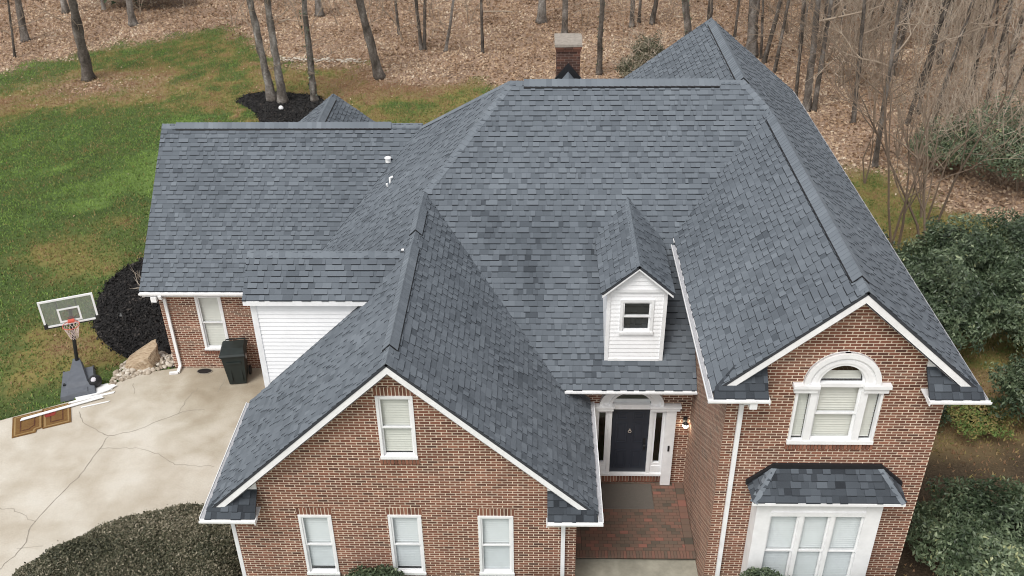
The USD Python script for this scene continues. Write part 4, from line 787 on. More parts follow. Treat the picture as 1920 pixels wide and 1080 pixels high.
# ---- trees
RMIN = .013
def branch(b, p, d, L, r, depth, rng, t, spread=.65, up=.12, kids=(3, 5), sides=5):
    n = 4 if depth > 0 else 3; pts = [p]; dd = d
    for k in range(n):
        dd = dd + rng.normal(0, .13, 3) + A([0, 0, up * .3]); dd = dd / np.linalg.norm(dd); pts.append(pts[-1] + dd * L / n)
    pts = A(pts); b.tube(pts, np.linspace(r, r * (.35 if depth else .2), n + 1), max(3, sides), t, cap=False)
    if depth <= 0: return
    for k in range(rng.integers(*kids)):
        s = rng.uniform(.3, 1.0); i = min(int(s * n), n - 1); q = pts[i] + (pts[i + 1] - pts[i]) * (s * n - i)
        nd = dd + rng.normal(0, spread, 3) + A([0, 0, up]); nd /= np.linalg.norm(nd)
        branch(b, q, nd, L * rng.uniform(.45, .75), max(r * rng.uniform(.42, .62), RMIN), depth - 1, rng, np.clip(t + .06, 0, 1), spread, up, kids, max(3, sides - 1))
def trunk_pts(h, lean, rng, wob=.10):
    n = 12; z = np.linspace(0, h, n); wx = np.cumsum(rng.normal(0, wob, n)) * np.linspace(0, 1, n); wy = np.cumsum(rng.normal(0, wob, n)) * np.linspace(0, 1, n)
    return np.stack([z * lean + wx, z * rng.normal(0, .02) + wy, z], 1)
def tree(name, x, y, r, lean, label, h=None, t=.42, low=.45, nl=7, twin=None, group=None, seed=0, ivy=0):
    r = r * .76; t = t + .06
    rng = np.random.default_rng(seed + 100); h = h or float(np.clip(9 + 28 * r, 8, 18)); P = thing(name, label, 'tree', (x, y, float(ground_z(x, y)) - .05), 0, group)
    tb = MB(); cb = MB()
    for (ox, oy, ln, rr) in [(0, 0, lean, r)] + ([twin] if twin else []):
        pts = trunk_pts(h, ln, rng, .05 + .10 * r) + A([ox, oy, 0]); z = pts[:, 2] / h
        fine = np.linspace(0, len(pts) - 1, 70); P2 = np.stack([np.interp(fine, np.arange(len(pts)), pts[:, k]) for k in range(3)], 1); zf = P2[:, 2]
        rad = rr * (1 - .75 * zf / h) * (1 + .55 * np.exp(-zf / (1.1 * rr + .05))) ; m = 12
        k0 = tb.n; tb.tube(P2, rad, m, t); v = tb.v[-1]
        bump = 1 + .24 * (meshkit.noise(np.stack([np.tile(np.arange(m), 70) * 1.0, np.repeat(zf, m) * 2.2, np.full(70 * m, x)], -1), seed) - .5) * 2
        ctr = np.repeat(P2, m, 0); tb.v[-1] = ctr + (v - ctr) * bump[:, None]
        tb.t[-1] = np.clip(t + .04 + .9 * (meshkit.fbm(np.stack([v[:, 0] * 5, v[:, 1] * 5, v[:, 2] * 1.6], -1) + x, 3, seed) - .5), 0, 1)
        for k in range(nl):
            s = low + (1 - low) * (k + rng.random()) / nl; i = s * 11; j = min(int(i), 10); q = pts[j] + (pts[j + 1] - pts[j]) * (i - j)
            a = rng.uniform(0, 6.283); d = A([math.cos(a), math.sin(a), rng.uniform(.1, .8)]); branch(cb, q, d / np.linalg.norm(d), h * rng.uniform(.12, .26), max(rr * (1 - .75 * s) * .5, .012), 2, rng, np.clip(t + .12, 0, 1))
        for k in range(rng.integers(4, 9)):   # small dead side twigs low on the trunk
            s = rng.uniform(.10, low); i = s * 11; j = min(int(i), 10); q = pts[j] + (pts[j + 1] - pts[j]) * (i - j); a = rng.uniform(0, 6.283)
            branch(cb, q, A([math.cos(a), math.sin(a), .3]), rng.uniform(.7, 2.4), .020, 1, rng, .5)
    tb.build('trunk', 'bark', P, smooth=True); cb.build('crown', 'twig', P)
    if ivy:
        n = ivy; zz_ = rng.uniform(.3, 7, n); a = rng.uniform(0, 6.283, n); rr_ = r * (1 - .75 * zz_ / h) + .03; c = np.stack([zz_ * lean + rr_ * np.cos(a), rr_ * np.sin(a), zz_], 1); d, e = rnd_frames(n); s = rng.uniform(.03, .06, n)[:, None]
        q = MB(); quads(q, c, d * s, e * s, np.clip(rng.normal(.5, .2, n), 0, 1)); q.build('ivy', 'evergreen_leaf', P)
    return P
tree('bare_tree', -21.02, 34.58, .36, .085, 'tall brown bare tree standing alone on the left lawn in a ring of red-brown leaves', t=.36, seed=1)
tree('bare_tree', -27.38, 41.06, .28, .055, 'grey bare tree second from the left edge of the picture behind the lawn', t=.45, seed=2)
tree('bare_tree', -26.66, 38.15, .095, .16, 'thin leaning bare sapling nearest the left edge of the picture', h=8, t=.38, seed=3)
tree('bare_tree', -22.02, 44.15, .28, .015, 'pale grey bare tree in front of the dark evergreen at top left', t=.58, seed=4)
tree('bare_tree', -27.37, 46.89, .27, -.02, 'pale bare tree at the top edge just left of the lone lawn tree', t=.6, seed=5)
tree('bare_tree', -25.14, 47.45, .16, .06, 'slim bare tree at the top edge between lone lawn tree and dark evergreen', t=.5, seed=6)
tree('twin_trunk_tree', -10.28, 31.25, .27, -.069, 'twin trunked tree with pale patchy bark rising from the black mulch bed', t=.52, seed=7, twin=(.60, -.25, -.024, .205))
tree('bare_tree', -8.14, 31.18, .215, -.004, 'grey lichen covered tree at the right end of the mulch bed', t=.46, seed=8, ivy=160)
tree('bare_tree', -10.73, 45.98, .28, -.015, 'bare tree at the top edge above the grey lichen covered tree', t=.55, seed=9)
tree('bare_tree', -5.32, 34.48, .31, -.171, 'reddish brown tree leaning left with flared base at the lawn edge', t=.40, seed=10)
tree('bare_tree', -5.22, 42.04, .11, -.016, 'thin straight bare tree just right of the leaning reddish tree', h=11, t=.36, seed=11)
tree('bare_tree', -3.57, 39.04, .14, -.041, 'bare tree forking into two thin stems left of the chimney woods', h=12, t=.40, seed=12, twin=(.16, .1, .071, .10))
tree('bare_tree', -2.18, 38.83, .115, .201, 'thin pale bare tree leaning to the right between forked tree and straight tree', h=10, t=.6, seed=13)
tree('bare_tree', -.05, 38.52, .115, .009, 'thin straight bare tree midway between forked tree and chimney', h=12, t=.38, seed=14)
tree('bare_tree', 3.28, 44.35, .34, .05, 'stout pale tree with broad flared base left of the chimney top', t=.6, seed=15)
tree('bare_tree', 4.63, 41.36, .24, .012, 'grey tree rising directly behind the chimney', t=.5, seed=16)
tree('bare_tree', 6.32, 34.93, .20, -.001, 'dark mossy tree just right of the chimney behind the main ridge', t=.38, seed=17, ivy=120)
for k, (x, y, r, ln, lb) in enumerate([(8.74, 43.38, .19, -.014, 'left of the three close dark trees between chimney and rear gable'), (9.26, 44.24, .13, .013, 'thin middle one of the three close dark trees between chimney and rear gable'), (10.01, 43.9, .19, .111, 'right leaning one of the three close dark trees between chimney and rear gable'),
    (11.7, 39.29, .27, -.161, 'green-grey lichened tree left of the rear gable peak'), (12.97, 40.73, .21, -.044, 'dark bare tree directly behind the rear gable peak'), (14.52, 41.0, .11, .012, 'thin reddish bare tree right of the rear gable peak'), (14.89, 37.85, .40, -.045, 'thickest grey trunk behind the right wing ridge'),
    (15.36, 37.39, .10, -.08, 'slender stem against the right side of the thickest grey trunk'), (15.37, 36.68, .165, .152, 'dark trunk leaning right beside the thickest grey trunk'), (15.64, 35.23, .13, .082, 'slim brown trunk leaning right beyond the dark leaning trunk'),
    (15.89, 31.33, .105, -.052, 'slim dark trunk just left of the paired trunks near the right roof edge'), (16.06, 29.84, .23, -.049, 'left and thicker of the paired trunks rising at the right roof edge'), (16.39, 29.7, .16, .013, 'right and thinner of the paired trunks rising at the right roof edge'),
    (17.83, 28.09, .145, -.087, 'dark bare trunk first right of the paired trunks'), (17.40, 23.27, .145, -.042, 'grey trunk nearest the right roof eave behind the small saplings'), (20.68, 26.44, .155, .099, 'mossy brown trunk leaning right above the green twiggy thicket'),
    (24.6, 36.39, .24, .012, 'stout dark trunk high in the right woods left of the pale tangle'), (23.2, 38.65, .195, .097, 'right leaning dark trunk of a crossing pair high in the right woods'), (23.44, 40.07, .18, .059, 'straighter dark trunk of a crossing pair high in the right woods'),
    (24.72, 31.76, .09, -.094, 'left of two thin stems above the green twiggy thicket'), (25.28, 31.17, .09, -.15, 'right of two thin stems above the green twiggy thicket'), (28.92, 38.57, .20, -.031, 'grey trunk at the top right corner of the picture'), (30.09, 44.08, .18, .12, 'pale leaning trunk at the very top right corner'),
    (21.0, 44.25, .14, .083, 'thin trunk at the top edge right of the slim brown trunks'), (22.48, 42.09, .135, .063, 'thin leaning trunk at the top edge left of the crossing pair')]):
    tree('bare_tree', x, y, r, ln, 'bare tree, ' + lb, t=[.4, .38, .4, .5, .38, .34, .52, .42, .36, .38, .36, .44, .42, .32, .46, .40, .42, .36, .38, .36, .36, .46, .55, .42, .42][k], seed=30 + k, low=.3 if x > 14 else .45, ivy=140 if k == 3 else 0)
# bare saplings and brush in the right woods and along the roof
def brush(name, label, x, y, h, stems, t, seed, group=None, spread=.5, depth=3, r=.022, rz=0, cat='sapling'):
    rng = np.random.default_rng(seed); P = thing(name, label, cat, (x, y, float(ground_z(x, y)) - .03), rz, group); b = MB()
    for k in range(stems):
        a = rng.uniform(0, 6.283); d = A([math.cos(a) * spread * rng.uniform(.2, 1), math.sin(a) * spread * rng.uniform(.2, 1), 1.0]); d /= np.linalg.norm(d)
        branch(b, A([.12 * math.cos(a), .12 * math.sin(a), 0]), d, h * rng.uniform(.6, 1), r * rng.uniform(.8, 1.4), depth, rng, float(np.clip(t + rng.normal(0, .08), 0, 1)), .5, .25, (2, 5), 5)
    b.build('branches', 'twig', P); return P
brush('bare_sapling', 'multi stemmed bare sapling nearest the right roof edge above the evergreen shrubs', 16.1, 16.4, 6.6, 3, .26, 1, spread=.2, r=.05)
brush('bare_sapling', 'dark multi stemmed bare sapling just right of the one nearest the roof edge', 16.9, 15.6, 6.4, 3, .24, 2, spread=.22, r=.05)
brush('bare_sapling', 'thin bare sapling at the roof edge left of the mossy grass strip', 16.4, 21.6, 5.4, 2, .3, 3, spread=.18, r=.04)
brush('bare_sapling', 'spindly bare sapling on the mossy grass strip right of the roof', 17.9, 18.6, 5.2, 3, .34, 4, spread=.22, r=.035)
BL_ = ['pale grey upright leafless brush tangled between the trunks of the right woods', 'whitish tall leafless brush standing above the other brush of the right woods', 'brown low spreading leafless brush on the leaf litter of the right woods']
protos = [brush('bare_brush', BL_[0], 19.5, 24.6, 3.6, 5, .55, 11, 'pale grey leafless brush in the right woods', .6, 2, .034, cat='brush'), brush('bare_brush', BL_[1], 22.8, 27.8, 5.2, 5, .66, 12, 'tall whitish leafless brush in the right woods', .5, 3, .036, cat='brush'), brush('bare_brush', BL_[2], 18.6, 31.0, 3.0, 7, .40, 13, 'low brown leafless brush in the right woods', .8, 3, .026, cat='brush')]
k = 0; rr = np.random.default_rng(77)
while k < 84:
    x, y = rr.uniform(14.5, 39), rr.uniform(20.5, 54)
    if x < 16.6 + max(0, 27 - y) * .55 or not in_view(A([[x, y, 1.5]]), 140)[0]: continue
    if y < 24 and x < 20: continue
    if rr.random() > np.clip((x - 12.5) / 10, .2, 1): continue
    copy(protos[k % 3], BL_[k % 3], (x, y, float(ground_z(x, y)) - .03), rr.uniform(0, 360), rr.uniform(.6, 1.25)); k += 1
sp = [brush('woodland_sapling', 'spindly leafless sapling on the leaf litter among the far trunks', -1.2, 44.0, 3.2, 2, .62, 21, 'spindly saplings behind the ridge', .35, 2, .024), brush('woodland_sapling', 'spindly leafless sapling on the leaf litter among the far trunks', 8.0, 39.5, 2.8, 2, .6, 22, 'spindly saplings behind the ridge', .4, 2, .018)]
for k in range(30):
    x, y = rr.uniform(-26, 14), rr.uniform(39, 52); copy(sp[k % 2], 'spindly leafless sapling on the leaf litter among the far trunks', (x, y, float(ground_z(x, y)) - .03), rr.uniform(0, 360), rr.uniform(.6, 1.2))
tree('pale_limbed_tree', 27.6, 31.5, .16, .05, 'pale grey tree with tangled bare limbs filling the top right corner', h=13, t=.78, seed=90, low=.12, nl=16)
rq = np.random.default_rng(9); k = 0
while k < 34:
    x, y = rq.uniform(14.5, 36), rq.uniform(23, 52)
    if x < 17.2 + max(0, 27 - y) * .6 or (y < 27 and x < 21) or not in_view(A([[x, y, 1.0]]), 60)[0]: continue
    tree('slim_tree', x, y, rq.uniform(.075, .16), rq.uniform(-.1, .16), 'slim brown bare trunk among many in the right woods', h=rq.uniform(8, 13), t=rq.uniform(.26, .44), seed=400 + k, low=.22, nl=6, group='slim trunks in the right woods'); k += 1
# fallen limbs
for k, (x, y, L, a, lb) in enumerate([(-.5, 46.5, 5.5, .15, 'long fallen limb lying on leaves at the top between forked tree and chimney'), (16.9, 32.5, 3.2, -.5, 'short fallen limb on leaves beside the paired trunks'), (19.4, 33.5, 2.8, -.75, 'weathered fallen log on leaves right of the paired trunks'), (-17.0, 45.5, 4.5, .12, 'fallen limb on leaves right of the dark evergreen')]):
    P = thing('fallen_limb', lb, 'fallen limb', (x, y, float(ground_z(x, y)) + .06), math.degrees(a)); b = MB(); rng = np.random.default_rng(k + 300); branch(b, A([0., 0, 0]), A([1., 0, .02]), L, .075, 1, rng, .6, .35, -.02, (3, 5)); b.build('limb', 'twig', P)

# ---- leafy shrubs
def bush(name, label, loc, r, h, n, leaf, m, t=.5, seed=0, shape=.45, core='dark_core', group=None, flat=.2, twigs=0, shell=.55):
    """leaf clumps spread through an uneven crown, over a dark inner mass of twigs"""
    rng = np.random.default_rng(seed); rx, ry = r if np.ndim(r) else (r, r); P = thing(name, label, 'shrub', (*loc[:2], float(ground_z(*loc[:2])) if len(loc) < 3 else loc[2]), 0, group)
    d = rng.normal(size=(n, 3)); d[:, 2] = np.abs(d[:, 2]) * .9 - .15; d /= np.linalg.norm(d, axis=1, keepdims=True)
    lump = 1 + shape * (meshkit.fbm(d * 2.1 + seed * 3.1, 3, seed) - .5) * 2
    rad = (shell + (1 - shell) * rng.random(n) ** .5) * lump
    c = d * rad[:, None] * A([rx, ry, h * .52]) + A([0, 0, h * .48]); c[:, 2] = np.maximum(c[:, 2], .03)
    clump = meshkit.fbm(c * (2.2 / max(.5, min(rx, ry))) * 1.0 + 9, 3, seed + 4) - .5; out = (rad / lump - shell) / (1 - shell)
    keep = rng.random(n) < .45 + 1.4 * (clump + .35); c, out, clump, d = c[keep], out[keep], clump[keep], d[keep]; n = len(c)
    a, e = rnd_frames(n, .0); nrm = d + .7 * rng.normal(size=(n, 3)); nrm /= np.linalg.norm(nrm, axis=1, keepdims=True)
    u = np.cross(nrm, a); u /= np.linalg.norm(u, axis=1, keepdims=True); w = np.cross(nrm, u); s = (leaf * rng.uniform(.6, 1.3, n))[:, None]
    b = MB(); quads(b, c, u * s * .5, w * s, np.clip(t + .9 * clump + rng.normal(0, .15, n), 0, 1), .25); b.build('foliage', m, P)
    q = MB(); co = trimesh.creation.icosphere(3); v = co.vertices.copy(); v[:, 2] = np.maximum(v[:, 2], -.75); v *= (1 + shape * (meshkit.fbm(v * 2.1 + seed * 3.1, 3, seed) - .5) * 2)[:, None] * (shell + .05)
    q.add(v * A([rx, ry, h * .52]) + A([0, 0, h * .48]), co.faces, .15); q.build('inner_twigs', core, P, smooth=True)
    if twigs:
        b = MB()
        for k in range(twigs):
            aa = rng.uniform(0, 6.283); branch(b, A([0., 0, .1]), A([math.cos(aa) * .7, math.sin(aa) * .7, 1.0]), max(rx, h) * rng.uniform(.8, 1.15), .02, 2, rng, .65)
        b.build('branches', 'twig', P)
    return P
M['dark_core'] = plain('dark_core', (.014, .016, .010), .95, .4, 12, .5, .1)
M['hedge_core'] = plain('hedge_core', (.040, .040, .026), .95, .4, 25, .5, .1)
ev = 'evergreen_leaf'
for k, (x, y, r, h, lb) in enumerate([(13.2, 7.6, (1.15, 1.3), 2.5, 'dark evergreen shrub touching the right wing eave corner'), (15.0, 9.7, (1.5, 1.5), 3.1, 'broad dark evergreen shrub at the middle of the right hand row'), (16.6, 12.9, (1.5, 1.4), 2.7, 'dark evergreen shrub at the upper left end of the right hand row'), (19.0, 13.3, (1.7, 1.5), 2.7, 'dark evergreen shrub against the right edge at the top of the row'),
    (17.8, 9.9, (1.6, 1.5), 2.9, 'dark evergreen shrub on the right edge below the top of the row'), (17.0, 6.1, (1.35, 1.2), 2.5, 'dark evergreen shrub hanging over the yellow-green patch at the right edge'), (14.2, 12.4, (1.1, 1.3), 2.1, 'smaller dark evergreen shrub close behind the right roof eave')]):
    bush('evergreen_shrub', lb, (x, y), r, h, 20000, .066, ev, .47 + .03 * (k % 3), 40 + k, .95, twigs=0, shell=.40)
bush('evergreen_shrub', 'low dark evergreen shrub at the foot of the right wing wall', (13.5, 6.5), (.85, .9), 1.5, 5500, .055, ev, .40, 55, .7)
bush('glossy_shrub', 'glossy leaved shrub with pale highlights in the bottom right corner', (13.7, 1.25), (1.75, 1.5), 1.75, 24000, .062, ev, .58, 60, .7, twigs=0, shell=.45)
bush('yellow_green_shrub', 'low yellow-green plant between the dark evergreens at right', (15.15, 6.35), (.85, .9), .8, 5200, .05, 'grass', .50, 61, .9, shell=.3)
bush('evergreen_tree', 'dark evergreen at the top edge above the left lawn', (-23.0, 48.4), (3.2, 1.5), 2.6, 16000, .15, ev, .40, 62, .5, shell=.5)
for k, (x, y, r, h, lb) in enumerate([(21.9, 21.3, 2.5, 3.3, 'large grey-green twiggy thicket at the right edge of the woods'), (19.9, 22.6, 1.4, 2.2, 'small grey-green twiggy thicket left of the large one'), (8.9, 34.9, .9, 2.2, 'sparse green shrub right of the chimney at the rear gable edge'), (8.0, 33.6, .8, 1.3, 'low sparse green shrub close behind the main ridge right of the chimney')]):
    bush('twiggy_shrub', lb, (x, y), r, h, int(4200 * r), .065, 'evergreen_leaf' if r > 1.2 else 'hedge_leaf', .60, 70 + k, .6, core='hedge_core' if r > 1.2 else 'hedge_core', twigs=14 if r > 1 else 6, shell=.30)
# clipped hedge in the bottom left corner, as one rounded mass
HEDGE = Polygon([(-9.9, -2.5), (-8.95, .55), (-8.3, 1.25), (-7.5, 1.95), (-6.5, 2.45), (-5.4, 2.75), (-4.5, 2.6), (-3.85, 2.0), (-3.62, 1.0), (-3.62, -2.5)])
P = thing('clipped_hedge', 'broad clipped hedge mound with olive brown leaves along the driveway in the bottom left corner', 'hedge')
def hz_(x, y): 
    d = shapely.distance(HEDGE.boundary, shapely.points(x, y)); return .86 * np.sqrt(np.clip(1 - (1 - np.clip(d / .75, 0, 1)) ** 2, 0, 1)) + .20 * (meshkit.fbm(np.stack([x, y, 0 * x], -1) * 1.9, 3, 8) - .5)
gx, gy = np.meshgrid(np.arange(-10, -3.5, .1), np.arange(-2.5, 3, .1), indexing='ij'); ins = shapely.contains_xy(HEDGE, gx.ravel(), gy.ravel()).reshape(gx.shape); zz_ = np.where(ins, hz_(gx.ravel(), gy.ravel()).reshape(gx.shape) - .05, -.05)
n, m = gx.shape; i, j = np.meshgrid(np.arange(n - 1), np.arange(m - 1), indexing='ij'); a = i * m + j; q = np.stack([a, a + m, a + m + 1, a + 1], -1).reshape(-1, 4)
MB().add(np.stack([gx, gy, zz_], -1).reshape(-1, 3), np.vstack([q[:, :3], q[:, [0, 2, 3]]])).build('inner_twigs', 'hedge_core', P, smooth=True)
x, y = RNG.uniform(-10, -3.5, 170000), RNG.uniform(-2.5, 3, 170000); k = shapely.contains_xy(HEDGE, x, y); x, y = x[k], y[k]; z = hz_(x, y); k = in_view(np.stack([x, y, z], 1)); x, y, z = x[k], y[k], z[k]; n = len(x)
c = np.stack([x, y, z + RNG.normal(0, .03, n) + (RNG.random(n) < .03) * RNG.uniform(0, .12, n)], 1); d, e = rnd_frames(n, .3); s = RNG.uniform(.015, .036, n)[:, None]; cl = meshkit.fbm(c * 1.1, 3, 14) - .5
b = MB(); quads(b, c, d * s * .7, e * s * 1.2, np.clip(.58 + .8 * cl + RNG.normal(0, .24, n), 0, 1), .3); b.build('foliage', 'hedge_leaf', P)
for k, (x, y, r, h, lb) in enumerate([(-.45, -.72, .74, 1.52, 'round green shrub under the middle garage window'), (3.25, -.80, .52, 1.30, 'low green shrub below the garage corner downspout'), (7.80, -.95, .74, 1.72, 'round green shrub under the left side of the bay window'), (10.15, -.95, .56, 1.52, 'low green shrub under the right side of the bay window')]):
    bush('foundation_shrub', lb, (x, y), r, h, 7500, .042, 'evergreen_leaf', .52, 80 + k, .3, shell=.68)

# ---------------------------------------------------------------- things in the yard
# basketball hoop
nrm = A([.37, -.93]); ang = math.degrees(math.atan2(nrm[1], nrm[0])) + 90
P = thing('basketball_hoop', 'portable basketball hoop with clear backboard and grey base beside the driveway', 'basketball hoop', (-10.70, 8.26, .02), ang)
def BX(b):
    b.v = [v + A([.28, 0, 0]) for v in b.v]; return b
# local: board in the xz plane at y=0, facing -y; base and pole behind at +y
b = MB(); W, z0, z1 = .735, 2.0, 2.88
for xa, xb, za, zb in ((-W, W, z1 - .055, z1), (-W, W, z0, z0 + .05), (-W, -W + .055, z0 + .05, z1 - .055), (W - .055, W, z0 + .05, z1 - .055)): b.box(xa, xb, -.02, .02, za, zb)
for xa, xb, za, zb in ((-.30, .30, 2.49, 2.54), (-.30, .30, 2.08, 2.13), (-.30, -.25, 2.13, 2.49), (.25, .30, 2.13, 2.49)): b.box(xa, xb, -.012, .012, za, zb)
BX(b).build('backboard_frame', 'trim', P)
BX(MB().box(-W + .055, W - .055, -.006, .006, z0 + .05, z1 - .055)).build('backboard', 'acrylic', P)
b = MB(); b.box(-.29, -.26, .03, .06, 2.02, 2.88); b.box(.22, .25, .03, .06, 2.02, 2.88); b.box(-W - .01, -W + .09, -.025, .03, z0 - .04, z0 + .12); b.box(W - .09, W + .01, -.025, .03, z0 - .04, z0 + .12); b.box(-W, W, -.015, .04, z0 - .04, z0 - .005)
for s in (-.07, .07): b.bar((s, .05, 2.5), (s, .50, 2.15), .04, .04); b.bar((s, .05, 2.15), (s, .50, 1.9), .04, .04)
BX(b).build('bracket', 'black_metal', P)
b = MB(); b.tube([(0, .50, .25), (.12, .50, 1.2), (.27, .50, 2.3)], .055, 12); b.build('pole', 'black_metal', P, smooth=40)
t = trimesh.creation.torus(.228, .010, major_sections=32, minor_sections=8); t.vertices += A([0, -.34, 2.14]); b = MB(); b.tm(t); b.box(-.09, .09, -.14, -.02, 2.10, 2.16); BX(b).build('rim', 'rim_orange', P, smooth=40)
b = MB(); N = 12
for k in range(N):
    for s in (1, -1):
        pts = []
        for q in range(6):
            f = q / 5; r = .225 - .115 * f ** .8; a = 6.283 * (k + s * .5 * q) / N; pts.append((r * math.cos(a), -.34 + r * math.sin(a), 2.13 - .42 * f))
        b.tube(pts, .007, 4, cap=False)
BX(b).build('net', 'net', P)
b = MB(); hull = lambda pts: trimesh.PointCloud(A(pts, float)).convex_hull
b.tm(hull([(-.50, -.95, 0), (.50, -.95, 0), (.46, .35, 0), (-.46, .35, 0), (-.47, -.92, .16), (.47, -.92, .16), (.42, .30, .20), (-.42, .30, .20)]))
b.tm(hull([(-.36, -.62, .14), (.36, -.62, .14), (.14, .62, .14), (-.14, .62, .14), (-.28, -.50, .27), (.28, -.50, .27), (.09, .58, .42), (-.09, .58, .42)]))
b.tm(hull([(-.30, -.92, .15), (.30, -.92, .15), (.30, -.68, .15), (-.30, -.68, .15), (-.27, -.90, .19), (.27, -.90, .19), (.27, -.70, .19), (-.27, -.70, .19)]))
b.build('base', 'grey_plastic', P)
b = MB()
for s in (-.40, .36): MB().box(s, s + .06, -.42, -.34, .17, .23).build('base_fitting', 'black_metal', P)
pass
for s in (-.42, .42):
    w = trimesh.creation.cylinder(.07, .05, sections=16); w.vertices = w.vertices[:, [2, 1, 0]] + A([s, .42, .07]); b = MB(); b.tm(w); b.build('wheel', 'black_metal', P)
# ball
P = thing('ball', 'black ball with pale grey panel resting against the hoop base', 'ball', (-10.06, 7.98, .21)); s = trimesh.creation.icosphere(3, .19); b = MB(); b.tm(s); b.build('ball_skin', 'ball_black', P, smooth=True)
f = s.faces[(s.triangles_center @ A([.1, -.6, .75])) > .170]; ui, inv = np.unique(f, return_inverse=True); b = MB(); b.add(s.vertices[ui] * 1.012, inv.reshape(-1, 3)); b.build('panel', 'ball_grey', P, smooth=True)
# trash can
P = thing('trash_can', 'black wheeled trash can with hinged lid against the brick wall', 'trash can', (-5.86, 8.30, .03), 8, None, None, 1.17)
b = MB()
b.tm(hull([(-.21, -.20, .03), (.21, -.20, .03), (.21, .20, .10), (-.21, .20, .10), (-.28, -.28, .93), (.28, -.28, .93), (.28, .32, .93), (-.28, .32, .93)]))
b.tm(hull([(-.30, -.30, .90), (.30, -.30, .90), (.30, .34, .90), (-.30, .34, .90), (-.30, -.30, .95), (.30, -.30, .95), (.30, .34, .95), (-.30, .34, .95)]))
b.box(-.16, -.10, -.245, -.2, .15, .75); b.box(.10, .16, -.245, -.2, .15, .75); b.box(-.18, .18, -.29, -.24, .70, .75)
b.build('bin_body', 'can_plastic', P)
b = MB(); b.tm(hull([(-.32, -.33, .955), (.32, -.33, .955), (.32, .36, .955), (-.32, .36, .955), (-.30, -.30, 1.0), (.30, -.30, 1.0), (.26, -.1, 1.06), (-.26, -.1, 1.06), (.26, .25, 1.06), (-.26, .25, 1.06), (.28, .34, .99), (-.28, .34, .99)])); b.build('lid', 'can_plastic', P)
b = MB(); b.tube([(-.24, .36, .95), (-.24, .44, .97), (.24, .44, .97), (.24, .36, .95)], .018, 8); b.build('handle', 'can_plastic', P)
for s in (-.26, .26):
    w = trimesh.creation.cylinder(.12, .05, sections=20); w.vertices = w.vertices[:, [2, 1, 0]] + A([s, .24, .12]); b = MB(); b.tm(w); b.build('wheel', 'black_metal', P)
MB().box(.285, .30, -.10, -.02, .72, .84).build('sticker', 'trim_dusty', P)
# drain well against the wall
P = thing('window_well', 'small dark oval drain well in the concrete under the brick wall window', 'drain', (-7.03, 8.70, .03))
c = trimesh.creation.annulus(.90, 1.0, 1.0, sections=28); c.vertices *= A([.24, .14, .05]); b = MB(); b.tm(c); b.build('rim', 'crack', P)
c = trimesh.creation.cylinder(.9, 1, sections=28); c.vertices *= A([.24, .14, .006]); b = MB(); b.tm(c); b.v[-1] = b.v[-1] + A([0, 0, .008]); b.build('pit', 'black_metal', P)
# door mat
P = thing('door_mat', 'large grey door mat on the brick porch before the front door', 'mat', (5.28, 2.99, .565)); c = MB(); c.tm(hull([(-.62, -.44, 0), (.62, -.44, 0), (.62, .43, 0), (-.62, .43, 0), (-.61, -.43, .014), (.61, -.43, .014), (.61, .42, .014), (-.61, .42, .014)])); c.build('pile', 'mat_grey', P)
# walkway
MB().box(3.889, 6.70, -9, 1.105, .1, .42).build('walkway', 'walk_concrete', kind='structure')
# flattened brown mats and white offcuts on the driveway edge
for (x, y, w, h, rz, lb, red) in [(-11.33, 6.20, .80, .96, 24, 'brown patterned mat lying flat at the far left driveway edge', 0), (-10.66, 6.58, .76, .94, 24, 'brown mat with red patch lying flat next to the white board pile', 1)]:
    P = thing('brown_mat', lb, 'mat', (x, y, .036), rz)
    pg = Polygon([(-w / 2, -h / 2), (w / 2 - .18, -h / 2), (w / 2 - .16, -h / 2 + .12), (w / 2, -h / 2 + .14), (w / 2, h / 2), (-w / 2, h / 2)]) if not red else sbox(-w / 2, -h / 2, w / 2, h / 2)
    MB().poly(pg, (0, 0, 0), X, Y, Zv, 0, .014, .42).build('pile', 'mat_brown', P)
    MB().poly(pg.buffer(-.05).difference(pg.buffer(-.09)), (0, 0, .0142), X, Y, Zv, 0, .004, .95).build('border', 'mat_brown', P)
    MB().poly(pg.buffer(-.20).difference(pg.buffer(-.235)), (0, 0, .0142), X, Y, Zv, 0, .004, .10).build('border', 'mat_brown', P)
    if red: MB().poly(Polygon([(-.30, .02), (-.05, .04), (.02, .30), (-.26, .34), (-.34, .2)]), (0, 0, .0144), X, Y, Zv, 0, .006).build('red_patch', 'rug_red', P)
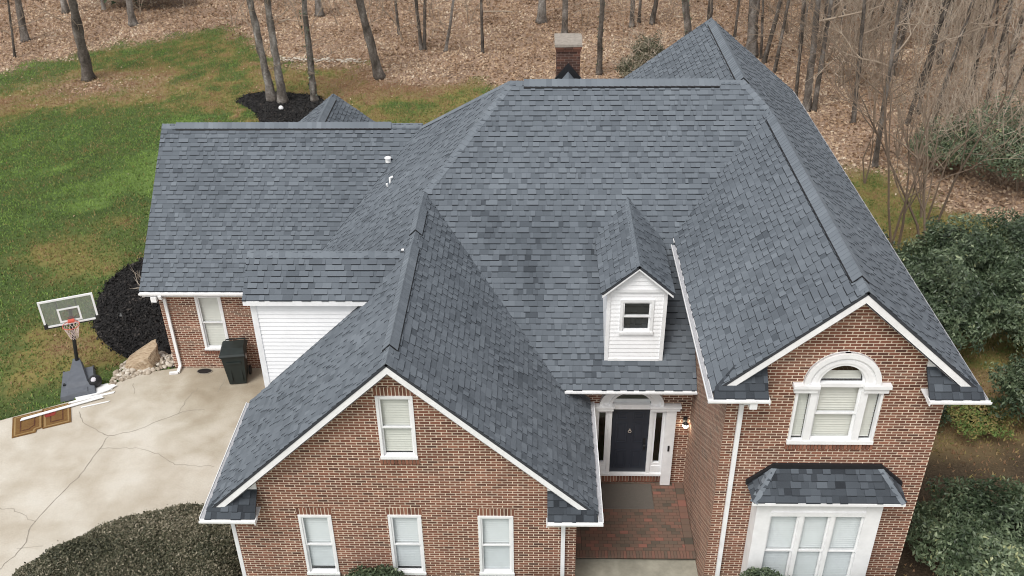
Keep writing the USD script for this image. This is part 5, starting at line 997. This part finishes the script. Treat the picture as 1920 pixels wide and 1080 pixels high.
def board(loc, rz, pts, lb, th=.02, tilt=0.0):
    P = thing('white_board', lb, 'board', loc, rz); b = MB(); b.poly(Polygon(pts), (0, 0, 0), X, (0, math.cos(tilt), math.sin(tilt)), (0, -math.sin(tilt), math.cos(tilt)), 0, th); b.build('panel', 'white_plastic', P)
board((-11.6, 6.33, .075), 28.5, [(0, -.055), (2.25, -.045), (2.2, .05), (.05, .05)], 'long narrow white trim board laid across both brown mats')
board((-10.82, 7.42, .04), 18, [(0, 0), (.35, -.14), (.9, -.20), (1.35, -.05), (1.42, .18), (1.2, .28), (.5, .30), (.08, .20)], 'widest jagged white panel in the offcut pile before the hoop base')
board((-10.72, 7.30, .066), 21, [(0, 0), (.28, -.05), (.32, -.18), (1.2, -.02), (1.45, .15), (.7, .18)], 'jagged white offcut lying on top of the widest white panel', tilt=.03)
board((-10.55, 7.10, .04), 25, [(0, 0), (1.25, -.02), (1.3, .05), (.4, .10), (.05, .06)], 'narrow white offcut between the jagged panels and the long trim board')
board((-10.1, 6.92, .04), 22, [(0, 0), (.75, .0), (.8, .035), (.02, .04)], 'shortest white strip on bare concrete at the right end of the long trim board')
# mulch bed bits
P = thing('path_light', 'small black path light standing in the left mulch bed', 'garden light', (-10.55, 11.2, .02)); b = MB(); b.tube([(0, 0, 0), (0, 0, .38), (.05, 0, .46), (.13, 0, .46)], .018, 8); b.build('stem', 'black_metal', P); c = trimesh.creation.cone(.09, .08, sections=16); c.vertices += A([.13, 0, .40]); b = MB(); b.tm(c); b.build('shade', 'black_metal', P)
P = thing('white_stone', 'single white stone on the mulch bed behind the left wing', 'stone', (-9.55, 30.0, .12)); b = MB(); b.add(trimesh.creation.icosphere(2).vertices * A([.12, .10, .12]), trimesh.creation.icosphere(2).faces); b.build('rock', 'white_plastic', P, smooth=True)
for x, y, sd, lb in [(-10.7, 13.9, 5, 'pale bare twiggy shrub in the left mulch bed next to the roof corner'), (-9.9, 13.0, 6, 'smaller pale bare twiggy shrub in the left mulch bed under the roof edge')]: brush('bare_shrub', lb, x, y, .9, 5, .85, sd, None, 1.1, 1, .012, cat='shrub')
